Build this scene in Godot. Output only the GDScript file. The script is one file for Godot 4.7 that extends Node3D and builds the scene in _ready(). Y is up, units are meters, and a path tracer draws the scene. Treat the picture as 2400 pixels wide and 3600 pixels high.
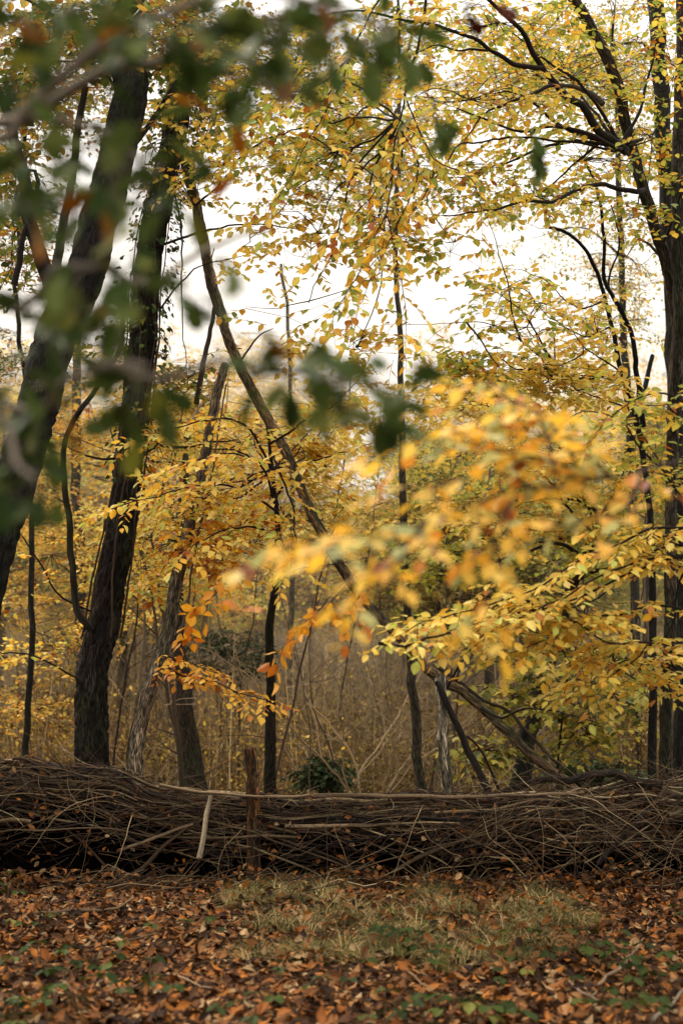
extends Node3D
# An autumn wood behind a dead hedge of brushwood, seen from a path under an overcast sky.

const F := 5000.0          # focal length in pixels of the 2400 x 3600 photograph
const EYE := Vector3(0, 1.5, 0)
const PITCH := 0.1391
var rng := RandomNumberGenerator.new()
var noise := FastNoiseLite.new()
var used := {}
var kids := {}
var mats := {}
var leaf_meshes := {}

# ------------------------------------------------------------------ mesh collecting
class Acc:
	var v := PackedVector3Array()
	var n := PackedVector3Array()
	var c := PackedColorArray()
	var uv := PackedVector2Array()
	var i := PackedInt32Array()
	var flat := false
	func vert(p: Vector3, nn: Vector3, cc: Color, u := Vector2.ZERO) -> int:
		v.append(p); n.append(nn); c.append(cc); uv.append(u)
		return v.size() - 1
	func tri(a: int, b: int, d: int) -> void:
		i.append(a); i.append(b); i.append(d)
	func mesh(m: Material = null) -> ArrayMesh:
		var arr := []
		arr.resize(Mesh.ARRAY_MAX)
		arr[Mesh.ARRAY_VERTEX] = v
		if not flat:
			arr[Mesh.ARRAY_NORMAL] = n
		arr[Mesh.ARRAY_COLOR] = c
		arr[Mesh.ARRAY_TEX_UV] = uv
		arr[Mesh.ARRAY_INDEX] = i
		var am := ArrayMesh.new()
		if v.size() > 2 and i.size() > 2:
			am.add_surface_from_arrays(Mesh.PRIMITIVE_TRIANGLES, arr)
			if m:
				am.surface_set_material(0, m)
		return am

func ray(x: float, y: float, d: float) -> Vector3:      # the point at depth d (metres from the camera along -z) seen at a photo pixel
	var a := (x - 1200.0) / F
	var b := (1800.0 - y) / F
	var s := d / (cos(PITCH) - b * sin(PITCH))
	return EYE + Vector3(a * s, (b * cos(PITCH) + sin(PITCH)) * s, -d)

func rays(list: Array, d0: float, d1: float) -> PackedVector3Array:   # [x, y, x, y, ...] from depth d0 to d1
	var out := PackedVector3Array()
	var k := list.size() / 2
	for j in k:
		out.append(ray(list[2 * j], list[2 * j + 1], lerpf(d0, d1, float(j) / maxf(1.0, k - 1.0))))
	return out

func ground_y(x: float, z: float) -> float:
	var far := maxf(0.0, -z - 50.0)
	var h := noise.get_noise_2d(x * 6.0, z * 6.0) * 0.09 + noise.get_noise_2d(x * 40.0, z * 40.0) * 0.02
	if z > -12.0:
		h *= 0.7
	return h + minf(far * far * 0.0016, far * 0.12) + noise.get_noise_2d(x * 1.5 + 90.0, z * 1.5) * minf(far * 0.03, 2.0)

func catmull(a: Vector3, b: Vector3, c: Vector3, d: Vector3, t: float) -> Vector3:
	return 0.5 * ((2.0 * b) + (c - a) * t + (2.0 * a - 5.0 * b + 4.0 * c - d) * t * t + (3.0 * b - a - 3.0 * c + d) * t * t * t)

func smoothed(pts: PackedVector3Array, step: float, wob := 0.0) -> PackedVector3Array:
	var out := PackedVector3Array()
	var k := pts.size()
	var off := rng.randf() * 100.0
	for j in k - 1:
		var a := pts[maxi(j - 1, 0)]
		var b := pts[j]
		var c := pts[j + 1]
		var d := pts[mini(j + 2, k - 1)]
		var m := maxi(1, int(ceil(b.distance_to(c) / step)))
		for s in m:
			out.append(catmull(a, b, c, d, float(s) / m))
	out.append(pts[k - 1])
	if wob > 0.0:
		for j in range(1, out.size()):
			var s := off + j * step * 3.0
			out[j] += Vector3(noise.get_noise_2d(s * 20.0, 1.0), noise.get_noise_2d(s * 20.0, 30.0), noise.get_noise_2d(s * 20.0, 60.0)) * wob * minf(1.0, j * 0.25)
	return out

# a tapered limb; rough = depth of bark furrows as a share of the radius, knob = lumps
func limb(a: Acc, path: PackedVector3Array, r0: float, r1: float, sides: int, col: Color, rough := 0.0, knob := 0.0, power := 1.0, cap := true, vary := 0.15, flare := 0.0, ridges := 5.0) -> void:
	var k := path.size()
	if k < 2:
		return
	var t0 := (path[1] - path[0]).normalized()
	var side := t0.cross(Vector3(0.31, 0.2, 0.93)).normalized()
	var base := a.v.size()
	var len := 0.0
	var off := rng.randf() * 500.0
	for j in k:
		var tn := (path[mini(j + 1, k - 1)] - path[maxi(j - 1, 0)]).normalized()
		side = (side - tn * side.dot(tn)).normalized()
		var up := tn.cross(side)
		if j > 0:
			len += path[j].distance_to(path[j - 1])
		var f := float(j) / (k - 1)
		var r := lerpf(r0, r1, pow(f, power))
		if flare > 0.0:
			r *= 1.0 + flare * exp(-len * 3.2)
		for s in sides + 1:
			var an := TAU * s / sides
			var w := cos(an)
			var q := sin(an)
			var rr := r
			var cc := col
			var pit := 0.0
			if rough > 0.0:
				var nz := absf(noise.get_noise_3d(w * ridges * 14.0, q * ridges * 14.0, (len + off) * 75.0)) * 2.0
				var n2 := noise.get_noise_3d(w * ridges * 40.0, q * ridges * 40.0, (len + off) * 220.0)
				pit = clampf(0.5 - nz, 0.0, 0.5)
				rr *= 1.0 + rough * (0.5 - pit * 2.4 + n2 * 0.5)
			if knob > 0.0:
				rr *= 1.0 + knob * noise.get_noise_3d(w * 20.0 + off, q * 20.0, len * 30.0 / maxf(r * 10.0, 0.2))
			var b := 1.0 + vary * 2.0 * noise.get_noise_3d(w * 25.0, q * 25.0 + off, len * 25.0)
			cc = Color(clampf(cc.r * b, 0, 1), clampf(cc.g * b, 0, 1), clampf(cc.b * b, 0, 1))
			if r > 0.03:      # lichen and algae
				var li := noise.get_noise_3d(w * 30.0 + 70.0, q * 30.0 + off, len * 55.0)
				var al := noise.get_noise_3d(w * 14.0 + 170.0, q * 14.0 + off, len * 14.0)
				cc = cc.lerp(Color(0.36, 0.36, 0.3), clampf((li - 0.12) * 3.0, 0, 0.55)).lerp(Color(0.2, 0.22, 0.1), clampf((al - 0.02) * 2.2, 0, 0.5))
			var d := side * w + up * q
			a.vert(path[j] + d * rr, d, cc, Vector2(float(s) / sides * maxf(1.0, roundf(r * 14.0)), len * 1.1))
	for j in k - 1:
		for s in sides:
			var p := base + j * (sides + 1) + s
			a.tri(p, p + sides + 1, p + 1)
			a.tri(p + 1, p + sides + 1, p + sides + 2)
	if rough > 0.0 or knob > 0.0:      # normals from the furrowed surface
		for j in k:
			for s in sides + 1:
				var p := base + j * (sides + 1)
				var l := a.v[p + (s + sides - 1) % sides]
				var rgt := a.v[p + (s + 1) % sides]
				var dn := a.v[base + maxi(j - 1, 0) * (sides + 1) + s]
				var upv := a.v[base + mini(j + 1, k - 1) * (sides + 1) + s]
				var nn := (rgt - l).cross(upv - dn).normalized()
				if nn.dot(a.n[p + s]) < 0.0:
					nn = -nn
				a.n[p + s] = nn
	if cap:
		for e in 2:
			var at := 0 if e == 0 else k - 1
			var ctr := a.vert(path[at], -t0 if e == 0 else (path[k - 1] - path[k - 2]).normalized(), Color(minf(col.r * 1.3, 1), minf(col.g * 1.25, 1), minf(col.b * 1.15, 1)))
			for s in sides:
				var p := base + at * (sides + 1) + s
				if e == 0: a.tri(ctr, p, p + 1)
				else: a.tri(ctr, p + 1, p)

# ------------------------------------------------------------------ naming
func numbered(called: String) -> String:
	if not used.has(called):
		used[called] = 0
		return called
	used[called] += 1
	return "%s_%03d" % [called, used[called]]

func tag(o: Node, label: String, category: String, group := "", kind := "") -> Node:
	if label: o.set_meta("label", label)
	if category: o.set_meta("category", category)
	if group: o.set_meta("group", group)
	if kind: o.set_meta("kind", kind)
	return o

func thing(called: String, label: String, category: String, at: Vector3, group := "") -> Node3D:
	var o := Node3D.new()
	o.name = numbered(called)
	add_child(o)
	o.position = at
	tag(o, label, category, group)
	return o

func obj(called: String, m: Mesh, mat: Material, parent: Node = null, where := Transform3D()) -> MeshInstance3D:
	var o := MeshInstance3D.new()
	o.mesh = m
	o.material_override = null
	if mat and m.get_surface_count():
		if m.surface_get_material(0) == null:
			m.surface_set_material(0, mat)
		elif m.surface_get_material(0) != mat:
			o.set_surface_override_material(0, mat)
	if parent == null:
		o.name = numbered(called)
		add_child(o)
	else:
		var key := "%d/%s" % [parent.get_instance_id(), called]
		var k: int = kids.get(key, 0)
		o.name = called if k == 0 else "%s_%03d" % [called, k]
		kids[key] = k + 1
		parent.add_child(o)
	o.transform = where
	return o

func shifted(a: Acc, by: Vector3) -> Acc:
	for j in a.v.size():
		a.v[j] -= by
	return a

func many(called: String, m: Mesh, where: Array, cols: Array, mat: Material, parent: Node = null) -> MultiMeshInstance3D:
	var mm := MultiMesh.new()
	mm.transform_format = MultiMesh.TRANSFORM_3D
	mm.use_colors = true
	mm.mesh = m
	mm.instance_count = where.size()
	for j in where.size():
		mm.set_instance_transform(j, where[j])
		mm.set_instance_color(j, cols[j])
	var o := MultiMeshInstance3D.new()
	o.multimesh = mm
	if mat and m.surface_get_material(0) == null:
		m.surface_set_material(0, mat)
	if parent == null:
		o.name = numbered(called)
		add_child(o)
	else:
		o.name = called
		parent.add_child(o, true)
	o.set_meta("kind", "stuff")
	return o

# ------------------------------------------------------------------ materials
func col(hex: String) -> Color:
	return Color.html(hex)

func grain(w: int, h: int, fx: float, fy: float, seed_: int, lo: float, hi: float, kind := 0) -> ImageTexture:
	var nz := FastNoiseLite.new()
	nz.seed = seed_
	nz.frequency = 1.0
	nz.fractal_octaves = 4
	var im := Image.create(w, h, false, Image.FORMAT_RGB8)
	for y in h:
		for x in w:
			var a := TAU * x / w
			var b := TAU * y / h
			# wraps both ways: a torus of noise
			var p := Vector3(cos(a) * fx, sin(a) * fx + cos(b) * fy, sin(b) * fy)
			var g := nz.get_noise_3dv(p)
			var t := 0.0
			if kind == 0:
				t = clampf(absf(g) * 2.6, 0, 1)
				t = pow(t, 0.7)
			else:
				t = clampf(g * 0.9 + 0.5, 0, 1)
			var f := nz.get_noise_3dv(p * 5.0 + Vector3(9, 4, 2)) * 0.25
			var val := clampf(lerpf(lo, hi, clampf(t + f, 0, 1)), 0, 1)
			im.set_pixel(x, y, Color(val, val, val))
	return ImageTexture.create_from_image(im)

func make_materials() -> void:
	var bark_t := grain(256, 512, 3.0, 1.0, 3, 0.2, 1.0)
	var fine_t := grain(256, 256, 2.5, 2.5, 8, 0.62, 1.0, 1)
	var m := StandardMaterial3D.new()
	m.vertex_color_use_as_albedo = true
	m.vertex_color_is_srgb = true
	m.roughness = 0.9
	m.metallic_specular = 0.35
	m.albedo_texture = bark_t
	m.heightmap_enabled = true
	m.heightmap_texture = bark_t
	m.heightmap_scale = 2.0
	mats.bark = m
	m = m.duplicate()
	m.albedo_texture = fine_t
	m.heightmap_texture = fine_t
	m.heightmap_scale = 0.3
	m.uv1_scale = Vector3(1, 3, 1)
	mats.stick = m
	m = StandardMaterial3D.new()
	m.vertex_color_use_as_albedo = true
	m.vertex_color_is_srgb = true
	m.roughness = 0.85
	m.metallic_specular = 0.3
	mats.twig = m
	m = StandardMaterial3D.new()
	m.vertex_color_use_as_albedo = true
	m.vertex_color_is_srgb = true
	m.roughness = 0.55
	m.metallic_specular = 0.42
	m.backlight_enabled = true
	m.backlight = Color(0.95, 0.95, 0.95)
	mats.leaf = m
	m = m.duplicate()
	m.roughness = 0.8
	m.metallic_specular = 0.25
	m.backlight = Color(0.3, 0.3, 0.3)
	mats.dead = m
	m = m.duplicate()
	m.roughness = 0.55
	m.metallic_specular = 0.18
	m.backlight = Color(0.75, 0.75, 0.75)
	mats.green = m
	m = StandardMaterial3D.new()
	m.vertex_color_use_as_albedo = true
	m.vertex_color_is_srgb = true
	m.roughness = 0.95
	m.metallic_specular = 0.15
	m.albedo_texture = fine_t
	m.uv1_triplanar = true
	m.uv1_world_triplanar = true
	m.uv1_scale = Vector3(0.9, 0.9, 0.9)
	m.heightmap_enabled = true
	m.heightmap_texture = fine_t
	m.heightmap_scale = 3.0
	mats.soil = m

func painted(base: String, c: Color) -> Material:       # a leaf material of one colour, shared by all leaves of that colour
	var key := base + c.to_html(false)
	if not mats.has(key):
		var m: StandardMaterial3D = mats[base].duplicate()
		m.albedo_color = c
		mats[key] = m
	return mats[key]

# ------------------------------------------------------------------ leaves
# outline: [t, half width, ...] along the blade from stalk to tip; x runs along the blade, y is its upper side
func blade(outline: Array, fold: float, droop: float, curl: float, shade := 0.1) -> ArrayMesh:
	var a := Acc.new()
	a.flat = true
	var k := outline.size() / 2
	var rows := []
	for j in k:
		var t: float = outline[2 * j]
		var w: float = outline[2 * j + 1]
		var y := -droop * t * t + 0.02 * sin(t * 9.0 + curl * 7.0)
		var mid := a.vert(Vector3(t, y, 0), Vector3.UP, Color(1, 1, 1))
		if w <= 0.0001:
			rows.append([mid, mid, mid])
			continue
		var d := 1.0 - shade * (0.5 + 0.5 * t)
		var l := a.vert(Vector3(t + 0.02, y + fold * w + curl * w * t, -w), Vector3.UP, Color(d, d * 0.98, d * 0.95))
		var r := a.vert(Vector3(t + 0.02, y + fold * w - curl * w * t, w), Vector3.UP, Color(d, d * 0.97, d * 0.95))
		rows.append([l, mid, r])
	for j in k - 1:
		var p: Array = rows[j]
		var q: Array = rows[j + 1]
		for s in 2:
			var p0: int = p[s]
			var p1: int = p[s + 1]
			var q0: int = q[s]
			var q1: int = q[s + 1]
			if p0 != p1: a.tri(p0, q0, p1)
			if q0 != q1: a.tri(p1, q0, q1)
	return a.mesh()

func make_leaves() -> void:
	var beech := [0, 0, 0.12, 0.17, 0.33, 0.31, 0.58, 0.3, 0.82, 0.15, 1, 0]
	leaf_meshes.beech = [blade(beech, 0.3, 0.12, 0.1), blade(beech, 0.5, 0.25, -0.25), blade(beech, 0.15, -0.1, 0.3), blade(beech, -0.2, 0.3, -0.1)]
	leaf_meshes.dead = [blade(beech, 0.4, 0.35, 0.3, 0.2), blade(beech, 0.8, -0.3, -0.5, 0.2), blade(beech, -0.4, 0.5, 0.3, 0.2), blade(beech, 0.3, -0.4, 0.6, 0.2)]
	var oak := [0, 0, 0.1, 0.04, 0.2, 0.15, 0.28, 0.1, 0.4, 0.25, 0.5, 0.15, 0.62, 0.32, 0.72, 0.19, 0.83, 0.23, 0.93, 0.12, 1, 0]
	leaf_meshes.oak = [blade(oak, 0.2, 0.15, 0.1), blade(oak, 0.45, 0.25, -0.3), blade(oak, -0.15, -0.1, 0.25), blade(oak, 0.3, 0.35, 0.2)]
	var ivy := [0, 0, 0.02, 0.2, 0.18, 0.42, 0.34, 0.26, 0.5, 0.36, 0.66, 0.16, 1, 0]
	leaf_meshes.ivy = [blade(ivy, 0.15, 0.2, 0.1), blade(ivy, 0.1, 0.1, -0.15)]
	var bramble := [0, 0, 0.08, 0.2, 0.2, 0.26, 0.24, 0.34, 0.42, 0.36, 0.47, 0.42, 0.66, 0.33, 0.7, 0.34, 0.88, 0.14, 1, 0]
	leaf_meshes.bramble = [blade(bramble, 0.25, 0.2, 0.1, 0.05), blade(bramble, 0.4, 0.1, -0.2, 0.05)]
	var low := [0, 0, 0.45, 0.33, 1, 0]
	leaf_meshes.low = [blade(low, 0.3, 0.2, 0.2)]
	var maple := [0, 0, 0.04, 0.2, 0.2, 0.45, 0.3, 0.3, 0.52, 0.48, 0.62, 0.2, 0.78, 0.18, 1, 0]
	leaf_meshes.maple = [blade(maple, 0.15, 0.2, 0.1), blade(maple, 0.3, 0.1, -0.2), blade(maple, -0.1, 0.3, 0.2)]

const YELLOW := ["f8d860", 4, "f8d04e", 3, "ecd868", 4, "f2bc40", 2, "cc8c38", 0.8, "ccd060", 2.5, "fce47c", 2]
const OLIVE := ["dccc56", 3, "bcbe50", 3, "8c9a40", 3, "f4cc50", 3, "e2ac3c", 1.5, "a86424", 0.5]
const DUSKY := ["a89846", 3, "8e8c40", 3, "6a7834", 3, "d0a440", 2, "a06a2a", 1.5, "4e5a28", 2]
const GOLD := ["f8cc4a", 3, "f8c03c", 3, "f0d864", 3, "d48c32", 1.0, "a85c20", 0.6, "fcdc6a", 3, "ccd060", 2.2]
const ORANGE := ["dc8a22", 2, "eaa428", 3, "c26c1c", 2, "94501e", 1, "f0b840", 1]
const PALEGREEN := ["b4bc50", 3, "ccc654", 3, "96a848", 2, "dcc64a", 1]
const OAKGREEN := ["3e4e22", 3, "4c5a2a", 3, "30401a", 2, "5a6430", 2, "6a6a26", 0.6, "906024", 0.2]
const DEAD := ["6c482a", 4, "845630", 4, "986c42", 3, "4e3422", 4, "90582a", 3, "ac8c62", 1.6, "32231a", 4, "a4662c", 2.4, "927a58", 1]

func pick(pal: Array) -> Color:
	var tot := 0.0
	for j in range(1, pal.size(), 2):
		tot += pal[j]
	var r := rng.randf() * tot
	for j in range(0, pal.size(), 2):
		r -= pal[j + 1]
		if r <= 0.0:
			return Color.html(pal[j])
	return Color.html(pal[0])

func jig(s: float) -> Vector3:
	return Vector3(rng.randf_range(-s, s), rng.randf_range(-s, s), rng.randf_range(-s, s))

# ------------------------------------------------------------------ growing plants: {root, wood, leaf transforms, colours}
func plant(called: String, label: String, category: String, at: Vector3, kind := "beech", group := "") -> Dictionary:
	return {"root": thing(called, label, category, at, group), "at": at, "wood": Acc.new(), "twig": Acc.new(), "t": [], "c": [], "kind": kind, "base": "leaf"}

func leaf(p: Dictionary, at: Vector3, dir: Vector3, up: Vector3, size: float, c: Color) -> void:
	dir = dir.normalized()
	if p.base == "leaf" and p.kind == "beech":
		size *= p.get("grow", 1.25)
	var z := dir.cross(up)
	if z.length() < 0.01:
		z = dir.cross(Vector3(0.3, 0.2, 0.9))
	z = z.normalized()
	var y := z.cross(dir)
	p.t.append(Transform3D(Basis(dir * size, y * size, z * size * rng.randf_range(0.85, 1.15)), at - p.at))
	p.c.append(c)

func twig(p: Dictionary, at: Vector3, dir: Vector3, len: float, n: int, pal: Array, size: float, tilt := 0.35, droop := 0.15, tube := true) -> void:
	dir = dir.normalized()
	var up := (Vector3.UP + jig(tilt)).normalized()
	var side := dir.cross(up).normalized()
	if tube:
		var pts := PackedVector3Array()
		for j in 4:
			var f := j / 3.0
			pts.append(at + dir * len * f + Vector3.DOWN * droop * len * f * f + jig(0.012) * f)
		limb(p.twig, pts, 0.0022 + len * 0.002, 0.001, 3, Color(0.23, 0.17, 0.12), 0, 0, 1.0, false, 0.1)
	for j in n:
		var f := (j + 0.7) / n
		var q := at + dir * len * f + Vector3.DOWN * droop * len * f * f
		var s := 1.0 if j % 2 == 0 else -1.0
		if j == n - 1:
			s = rng.randf_range(-0.3, 0.3)
		leaf(p, q, dir * rng.randf_range(0.35, 0.8) + side * s * 0.8 + Vector3.DOWN * rng.randf_range(0.0, 0.5) + jig(0.2), up + jig(0.45), size * rng.randf_range(0.72, 1.2), pick(pal))

# a branch along pts with leafy twigs on both sides from share f0 of its length on
func bough(p: Dictionary, pts: PackedVector3Array, r0: float, r1: float, every: float, len: float, nleaf: int, pal: Array, size: float, f0 := 0.2, wcol := Color(0.16, 0.13, 0.1), tilt := 0.35, droop := 0.15) -> void:
	var path := smoothed(pts, 0.08, 0.03)
	limb(p.wood, path, r0, r1, 8 if r0 > 0.015 else 5, wcol, 0.0, 0.12)
	var total := 0.0
	for j in path.size() - 1:
		total += path[j].distance_to(path[j + 1])
	var run := 0.0
	var next := total * f0
	var s := 1.0
	for j in path.size() - 1:
		run += path[j].distance_to(path[j + 1])
		while run >= next and every > 0.0:
			var tn := (path[j + 1] - path[j]).normalized()
			var sd := tn.cross(Vector3.UP).normalized()
			twig(p, path[j], tn * 0.6 + sd * s * rng.randf_range(0.4, 1.0) + Vector3.UP * rng.randf_range(-0.35, 0.25), len * rng.randf_range(0.6, 1.3), maxi(2, nleaf + rng.randi_range(-2, 2)), pal, size, tilt, droop)
			s = -s
			next += every * rng.randf_range(0.45, 1.0)
	if every > 0.0:
		twig(p, path[path.size() - 1], path[path.size() - 1] - path[path.size() - 2], len, nleaf, pal, size, tilt, droop)

# leafy twigs scattered through a blob: photo pixel, depth, radii in pixels, radius in depth
func cloud(p: Dictionary, x: float, y: float, d: float, rx: float, ry: float, rz: float, n: int, pal: Array, size: float, len := 0.4, nleaf := 7, from := Vector3.INF, wr := 0.014) -> void:
	var c := ray(x, y, d)
	if from != Vector3.INF:
		limb(p.wood, smoothed(PackedVector3Array([from, from.lerp(c, 0.35) + jig(0.12) + Vector3.UP * 0.08, from.lerp(c, 0.7) + jig(0.12) + Vector3.UP * 0.08, c]), 0.12, 0.04), wr, 0.004, 5, Color(0.15, 0.12, 0.09), 0, 0.1)
	var hub := []
	for j in int(n * 2.2):
		var q := Vector3.INF
		while q == Vector3.INF or q.length() > 1.0:
			q = jig(1.0)
		var at := ray(x + q.x * rx, y + q.y * ry, d + q.z * rz)
		if j % 7 == 0:
			hub.append(at)
			if from != Vector3.INF:
				limb(p.twig, smoothed(PackedVector3Array([c, c.lerp(at, 0.5) + jig(0.1), at]), 0.15, 0.03), 0.006, 0.002, 4, Color(0.18, 0.14, 0.1), 0, 0, 1.0, false)
		elif hub.size() > 0 and rng.randf() < 0.5:
			var h: Vector3 = hub[hub.size() - 1]
			if h.distance_to(at) < 0.9:
				limb(p.twig, PackedVector3Array([h, h.lerp(at, 0.5) + jig(0.05), at]), 0.003, 0.0016, 3, Color(0.18, 0.14, 0.1), 0, 0, 1.0, false)
		var dir := Vector3(rng.randf_range(-1, 1), rng.randf_range(-0.35, 0.2), rng.randf_range(-1, 1))
		twig(p, at, dir, len * rng.randf_range(0.6, 1.3), maxi(3, nleaf + rng.randi_range(-2, 2)), pal, size)

func seen_size(t: Transform3D, at: Vector3) -> float:
	var q := t.origin + at - EYE
	var d := -q.z
	if d < 0.3:
		return 0.0
	var yy := q.y * cos(PITCH) + q.z * sin(PITCH)     # into the camera's axes
	var zz := -q.y * sin(PITCH) + q.z * cos(PITCH)
	if absf(q.x / -zz) > 0.245 or absf(yy / -zz) > 0.365:
		return 0.0
	return t.basis.x.length() / d

# the wood as one mesh per part, the 290 leaves that show largest as parts of their own, the rest as one part
func grown(p: Dictionary, wood_mat: Material = null, wood_name := "branch", most := 290) -> void:
	if p.wood.v.size():
		obj(wood_name, shifted(p.wood, p.at).mesh(), wood_mat if wood_mat else mats.stick, p.root)
	if p.twig.v.size():
		obj("twigs", shifted(p.twig, p.at).mesh(), mats.twig, p.root).set_meta("kind", "stuff")
	var order := range(p.t.size())
	var sz := PackedFloat32Array()
	for j in p.t.size():
		sz.append(seen_size(p.t[j], p.at))
	order.sort_custom(func(a, b): return sz[a] > sz[b])
	var shapes: Array = leaf_meshes[p.kind]
	var rest_t := []
	var rest_c := []
	for k in order.size():
		var j: int = order[k]
		if k < most and sz[j] > 0.0:
			var o := obj("leaf", shapes[j % shapes.size()], null, p.root, p.t[j])
			o.set_surface_override_material(0, painted(p.base, p.c[j]))
		else:
			rest_t.append(p.t[j])
			var b := rng.randf_range(0.86, 1.0)
			rest_c.append(Color(p.c[j].r * b, p.c[j].g * b * rng.randf_range(0.96, 1.0), p.c[j].b * b))
	if rest_t.size():
		many("foliage", shapes[0].duplicate(), rest_t, rest_c, mats[p.base], p.root)

func rooted(pts: PackedVector3Array) -> PackedVector3Array:     # carries a stem on down into the ground; pts run from the lowest point up
	var a := pts[0]
	var dir := (pts[0] - pts[1]).normalized()
	dir = (dir + Vector3.DOWN * 0.6).normalized()
	var g := ground_y(a.x, a.z) - 0.15
	if a.y > g:
		var s := (a.y - g) / -dir.y
		var out := PackedVector3Array([a + dir * s, a + dir * s * 0.5])
		out.append_array(pts)
		return out
	return pts

# ------------------------------------------------------------------ far crowns out of ready-made boughs
func far_bough(pal: Array, n: int, size: float, spread: float) -> ArrayMesh:
	var a := Acc.new()
	a.flat = true
	var src: Array = leaf_meshes.low[0].surface_get_arrays(0)
	var sv: PackedVector3Array = src[Mesh.ARRAY_VERTEX]
	var si: PackedInt32Array = src[Mesh.ARRAY_INDEX]
	for k in 6:
		var d := Vector3(1, rng.randf_range(-0.25, 0.25), rng.randf_range(-0.9, 0.9)).normalized()
		limb(a, PackedVector3Array([Vector3.ZERO, d * spread * 0.5 + jig(0.04), d * spread]), 0.006, 0.002, 3, Color(0.2, 0.16, 0.12), 0, 0, 1.0, false)
	for k in n:
		var at := Vector3(rng.randf_range(0.05, 1.0), 0, 0) * spread
		at.z = rng.randf_range(-0.55, 0.55) * spread * (0.4 + 0.6 * at.x / spread)
		at.y = rng.randf_range(-0.16, 0.1) * spread - at.x * 0.1
		var b := Basis.from_euler(Vector3(rng.randf_range(-0.7, 0.7), rng.randf() * TAU, rng.randf_range(-0.7, 0.5))).scaled(Vector3.ONE * size * rng.randf_range(0.7, 1.3))
		var c := pick(pal)
		var base := a.v.size()
		for q in sv:
			a.vert(at + b * q, Vector3.UP, c)
		for q in si:
			a.i.append(base + q)
	return a.mesh(mats.leaf)

func far_tree(called: String, label: String, group: String, stem: PackedVector3Array, r0: float, r1: float, wcol: Color, mesh: ArrayMesh, blobs: Array, rough := 0.0) -> void:
	var pts := rooted(stem)
	var at := pts[0]
	var root := thing(called, label, "tree", at, group)
	var a := Acc.new()
	var path := smoothed(pts, 0.3, 0.05)
	limb(a, path, r0, r1, 10, wcol, rough, 0.08, 1.0, true, 0.15, 0.5)
	obj("trunk", shifted(a, at).mesh(), mats.bark, root)
	var w := Acc.new()
	var ts := []
	var cs := []
	for b in blobs:      # [x, y, depth, rx, ry, rz, number, scale]
		var c := ray(b[0], b[1], b[2])
		var near := path[path.size() - 1]
		for q in path:
			if q.y < c.y - 0.2 and q.distance_to(c) < near.distance_to(c):
				near = q
		if near.distance_to(c) < 7.0:
			limb(w, smoothed(PackedVector3Array([near, near.lerp(c, 0.5) + jig(0.2) + Vector3.UP * 0.2, c]), 0.25, 0.08), 0.03, 0.008, 5, wcol, 0, 0.1)
		for j in int(b[6] * 2.2):
			var q := Vector3.INF
			while q == Vector3.INF or q.length() > 1.0:
				q = jig(1.0)
			var o := ray(b[0] + q.x * b[3], b[1] + q.y * b[4], b[2] + q.z * b[5])
			if j % 5 == 0:
				limb(w, smoothed(PackedVector3Array([c, c.lerp(o, 0.5) + jig(0.15), o]), 0.3, 0.05), 0.012, 0.004, 3, wcol, 0, 0, 1.0, false)
			ts.append(Transform3D(Basis.from_euler(Vector3(rng.randf_range(-0.4, 0.4), rng.randf() * TAU, rng.randf_range(-0.45, 0.25))).scaled(Vector3.ONE * b[7] * rng.randf_range(0.7, 1.25)), o - at))
			var v := rng.randf_range(0.8, 1.0)
			cs.append(Color(v, v * rng.randf_range(0.93, 1.0), v))
	if w.v.size():
		obj("branches", shifted(w, at).mesh(), mats.twig, root).set_meta("kind", "stuff")
	if ts.size():
		many("crown", mesh, ts, cs, null, root)

# ------------------------------------------------------------------ the hedge of brushwood
const HEDGE_Z := -13.3
func hedge_h(x: float) -> float:
	var xs := [-9.0, -3.1, -2.7, -2.35, -2.05, -1.65, -1.3, -0.7, 0.0, 1.2, 1.8, 2.4, 2.9, 3.4, 9.0]
	var ys := [1.0, 1.05, 1.04, 1.0, 0.92, 0.81, 0.75, 0.72, 0.73, 0.73, 0.75, 0.8, 0.84, 0.9, 1.0]
	for j in xs.size() - 1:
		if x < xs[j + 1]:
			return lerpf(ys[j], ys[j + 1], clampf((x - xs[j]) / (xs[j + 1] - xs[j]), 0, 1))
	return 1.0

func hedge_at(x: float, phi: float, inside: float) -> Vector3:      # phi 0 = foot of the front, PI / 2 = top, PI = foot of the back
	var h := hedge_h(x) - inside * 0.6
	var w := 0.62 - inside * 0.8
	var cz := cos(phi)
	var z := HEDGE_Z + w * signf(cz) * pow(absf(cz), 0.75) * (1.0 + 0.35 * noise.get_noise_2d(x * 30.0 + 50.0, phi * 25.0)) + 0.12 * sin(x * 1.3)
	return Vector3(x, ground_y(x, z) * (1.0 - sin(phi)) + h * pow(sin(phi), 0.6) * (1.0 + 0.09 * noise.get_noise_2d(x * 45.0, 12.0)), z)

func hedge_stick(x0: float, len: float, phi: float, drift: float, inside: float, wob: float) -> PackedVector3Array:
	var pts := PackedVector3Array()
	var m := maxi(4, int(len / 0.16))
	var o := rng.randf() * 300.0
	for j in m + 1:
		var f := float(j) / m
		var ph := clampf(phi + drift * (f - 0.5) + noise.get_noise_2d(o + f * len * 9.0, 7.0) * 0.12 * wob, 0.02, 2.6)
		var p := hedge_at(x0 + len * f, ph, maxf(inside + noise.get_noise_2d(o + f * len * 12.0, 50.0) * 0.07 * wob, -0.04))
		pts.append(p + Vector3(0, noise.get_noise_2d(o + f * len * 22.0, 90.0) * 0.035 * wob, 0))
	return pts

const STICKS := ["453626", 3, "554431", 3, "30251c", 3, "6c5a41", 3, "221a14", 3, "877456", 1.6, "41291a", 2, "a8946f", 1.1]

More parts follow.
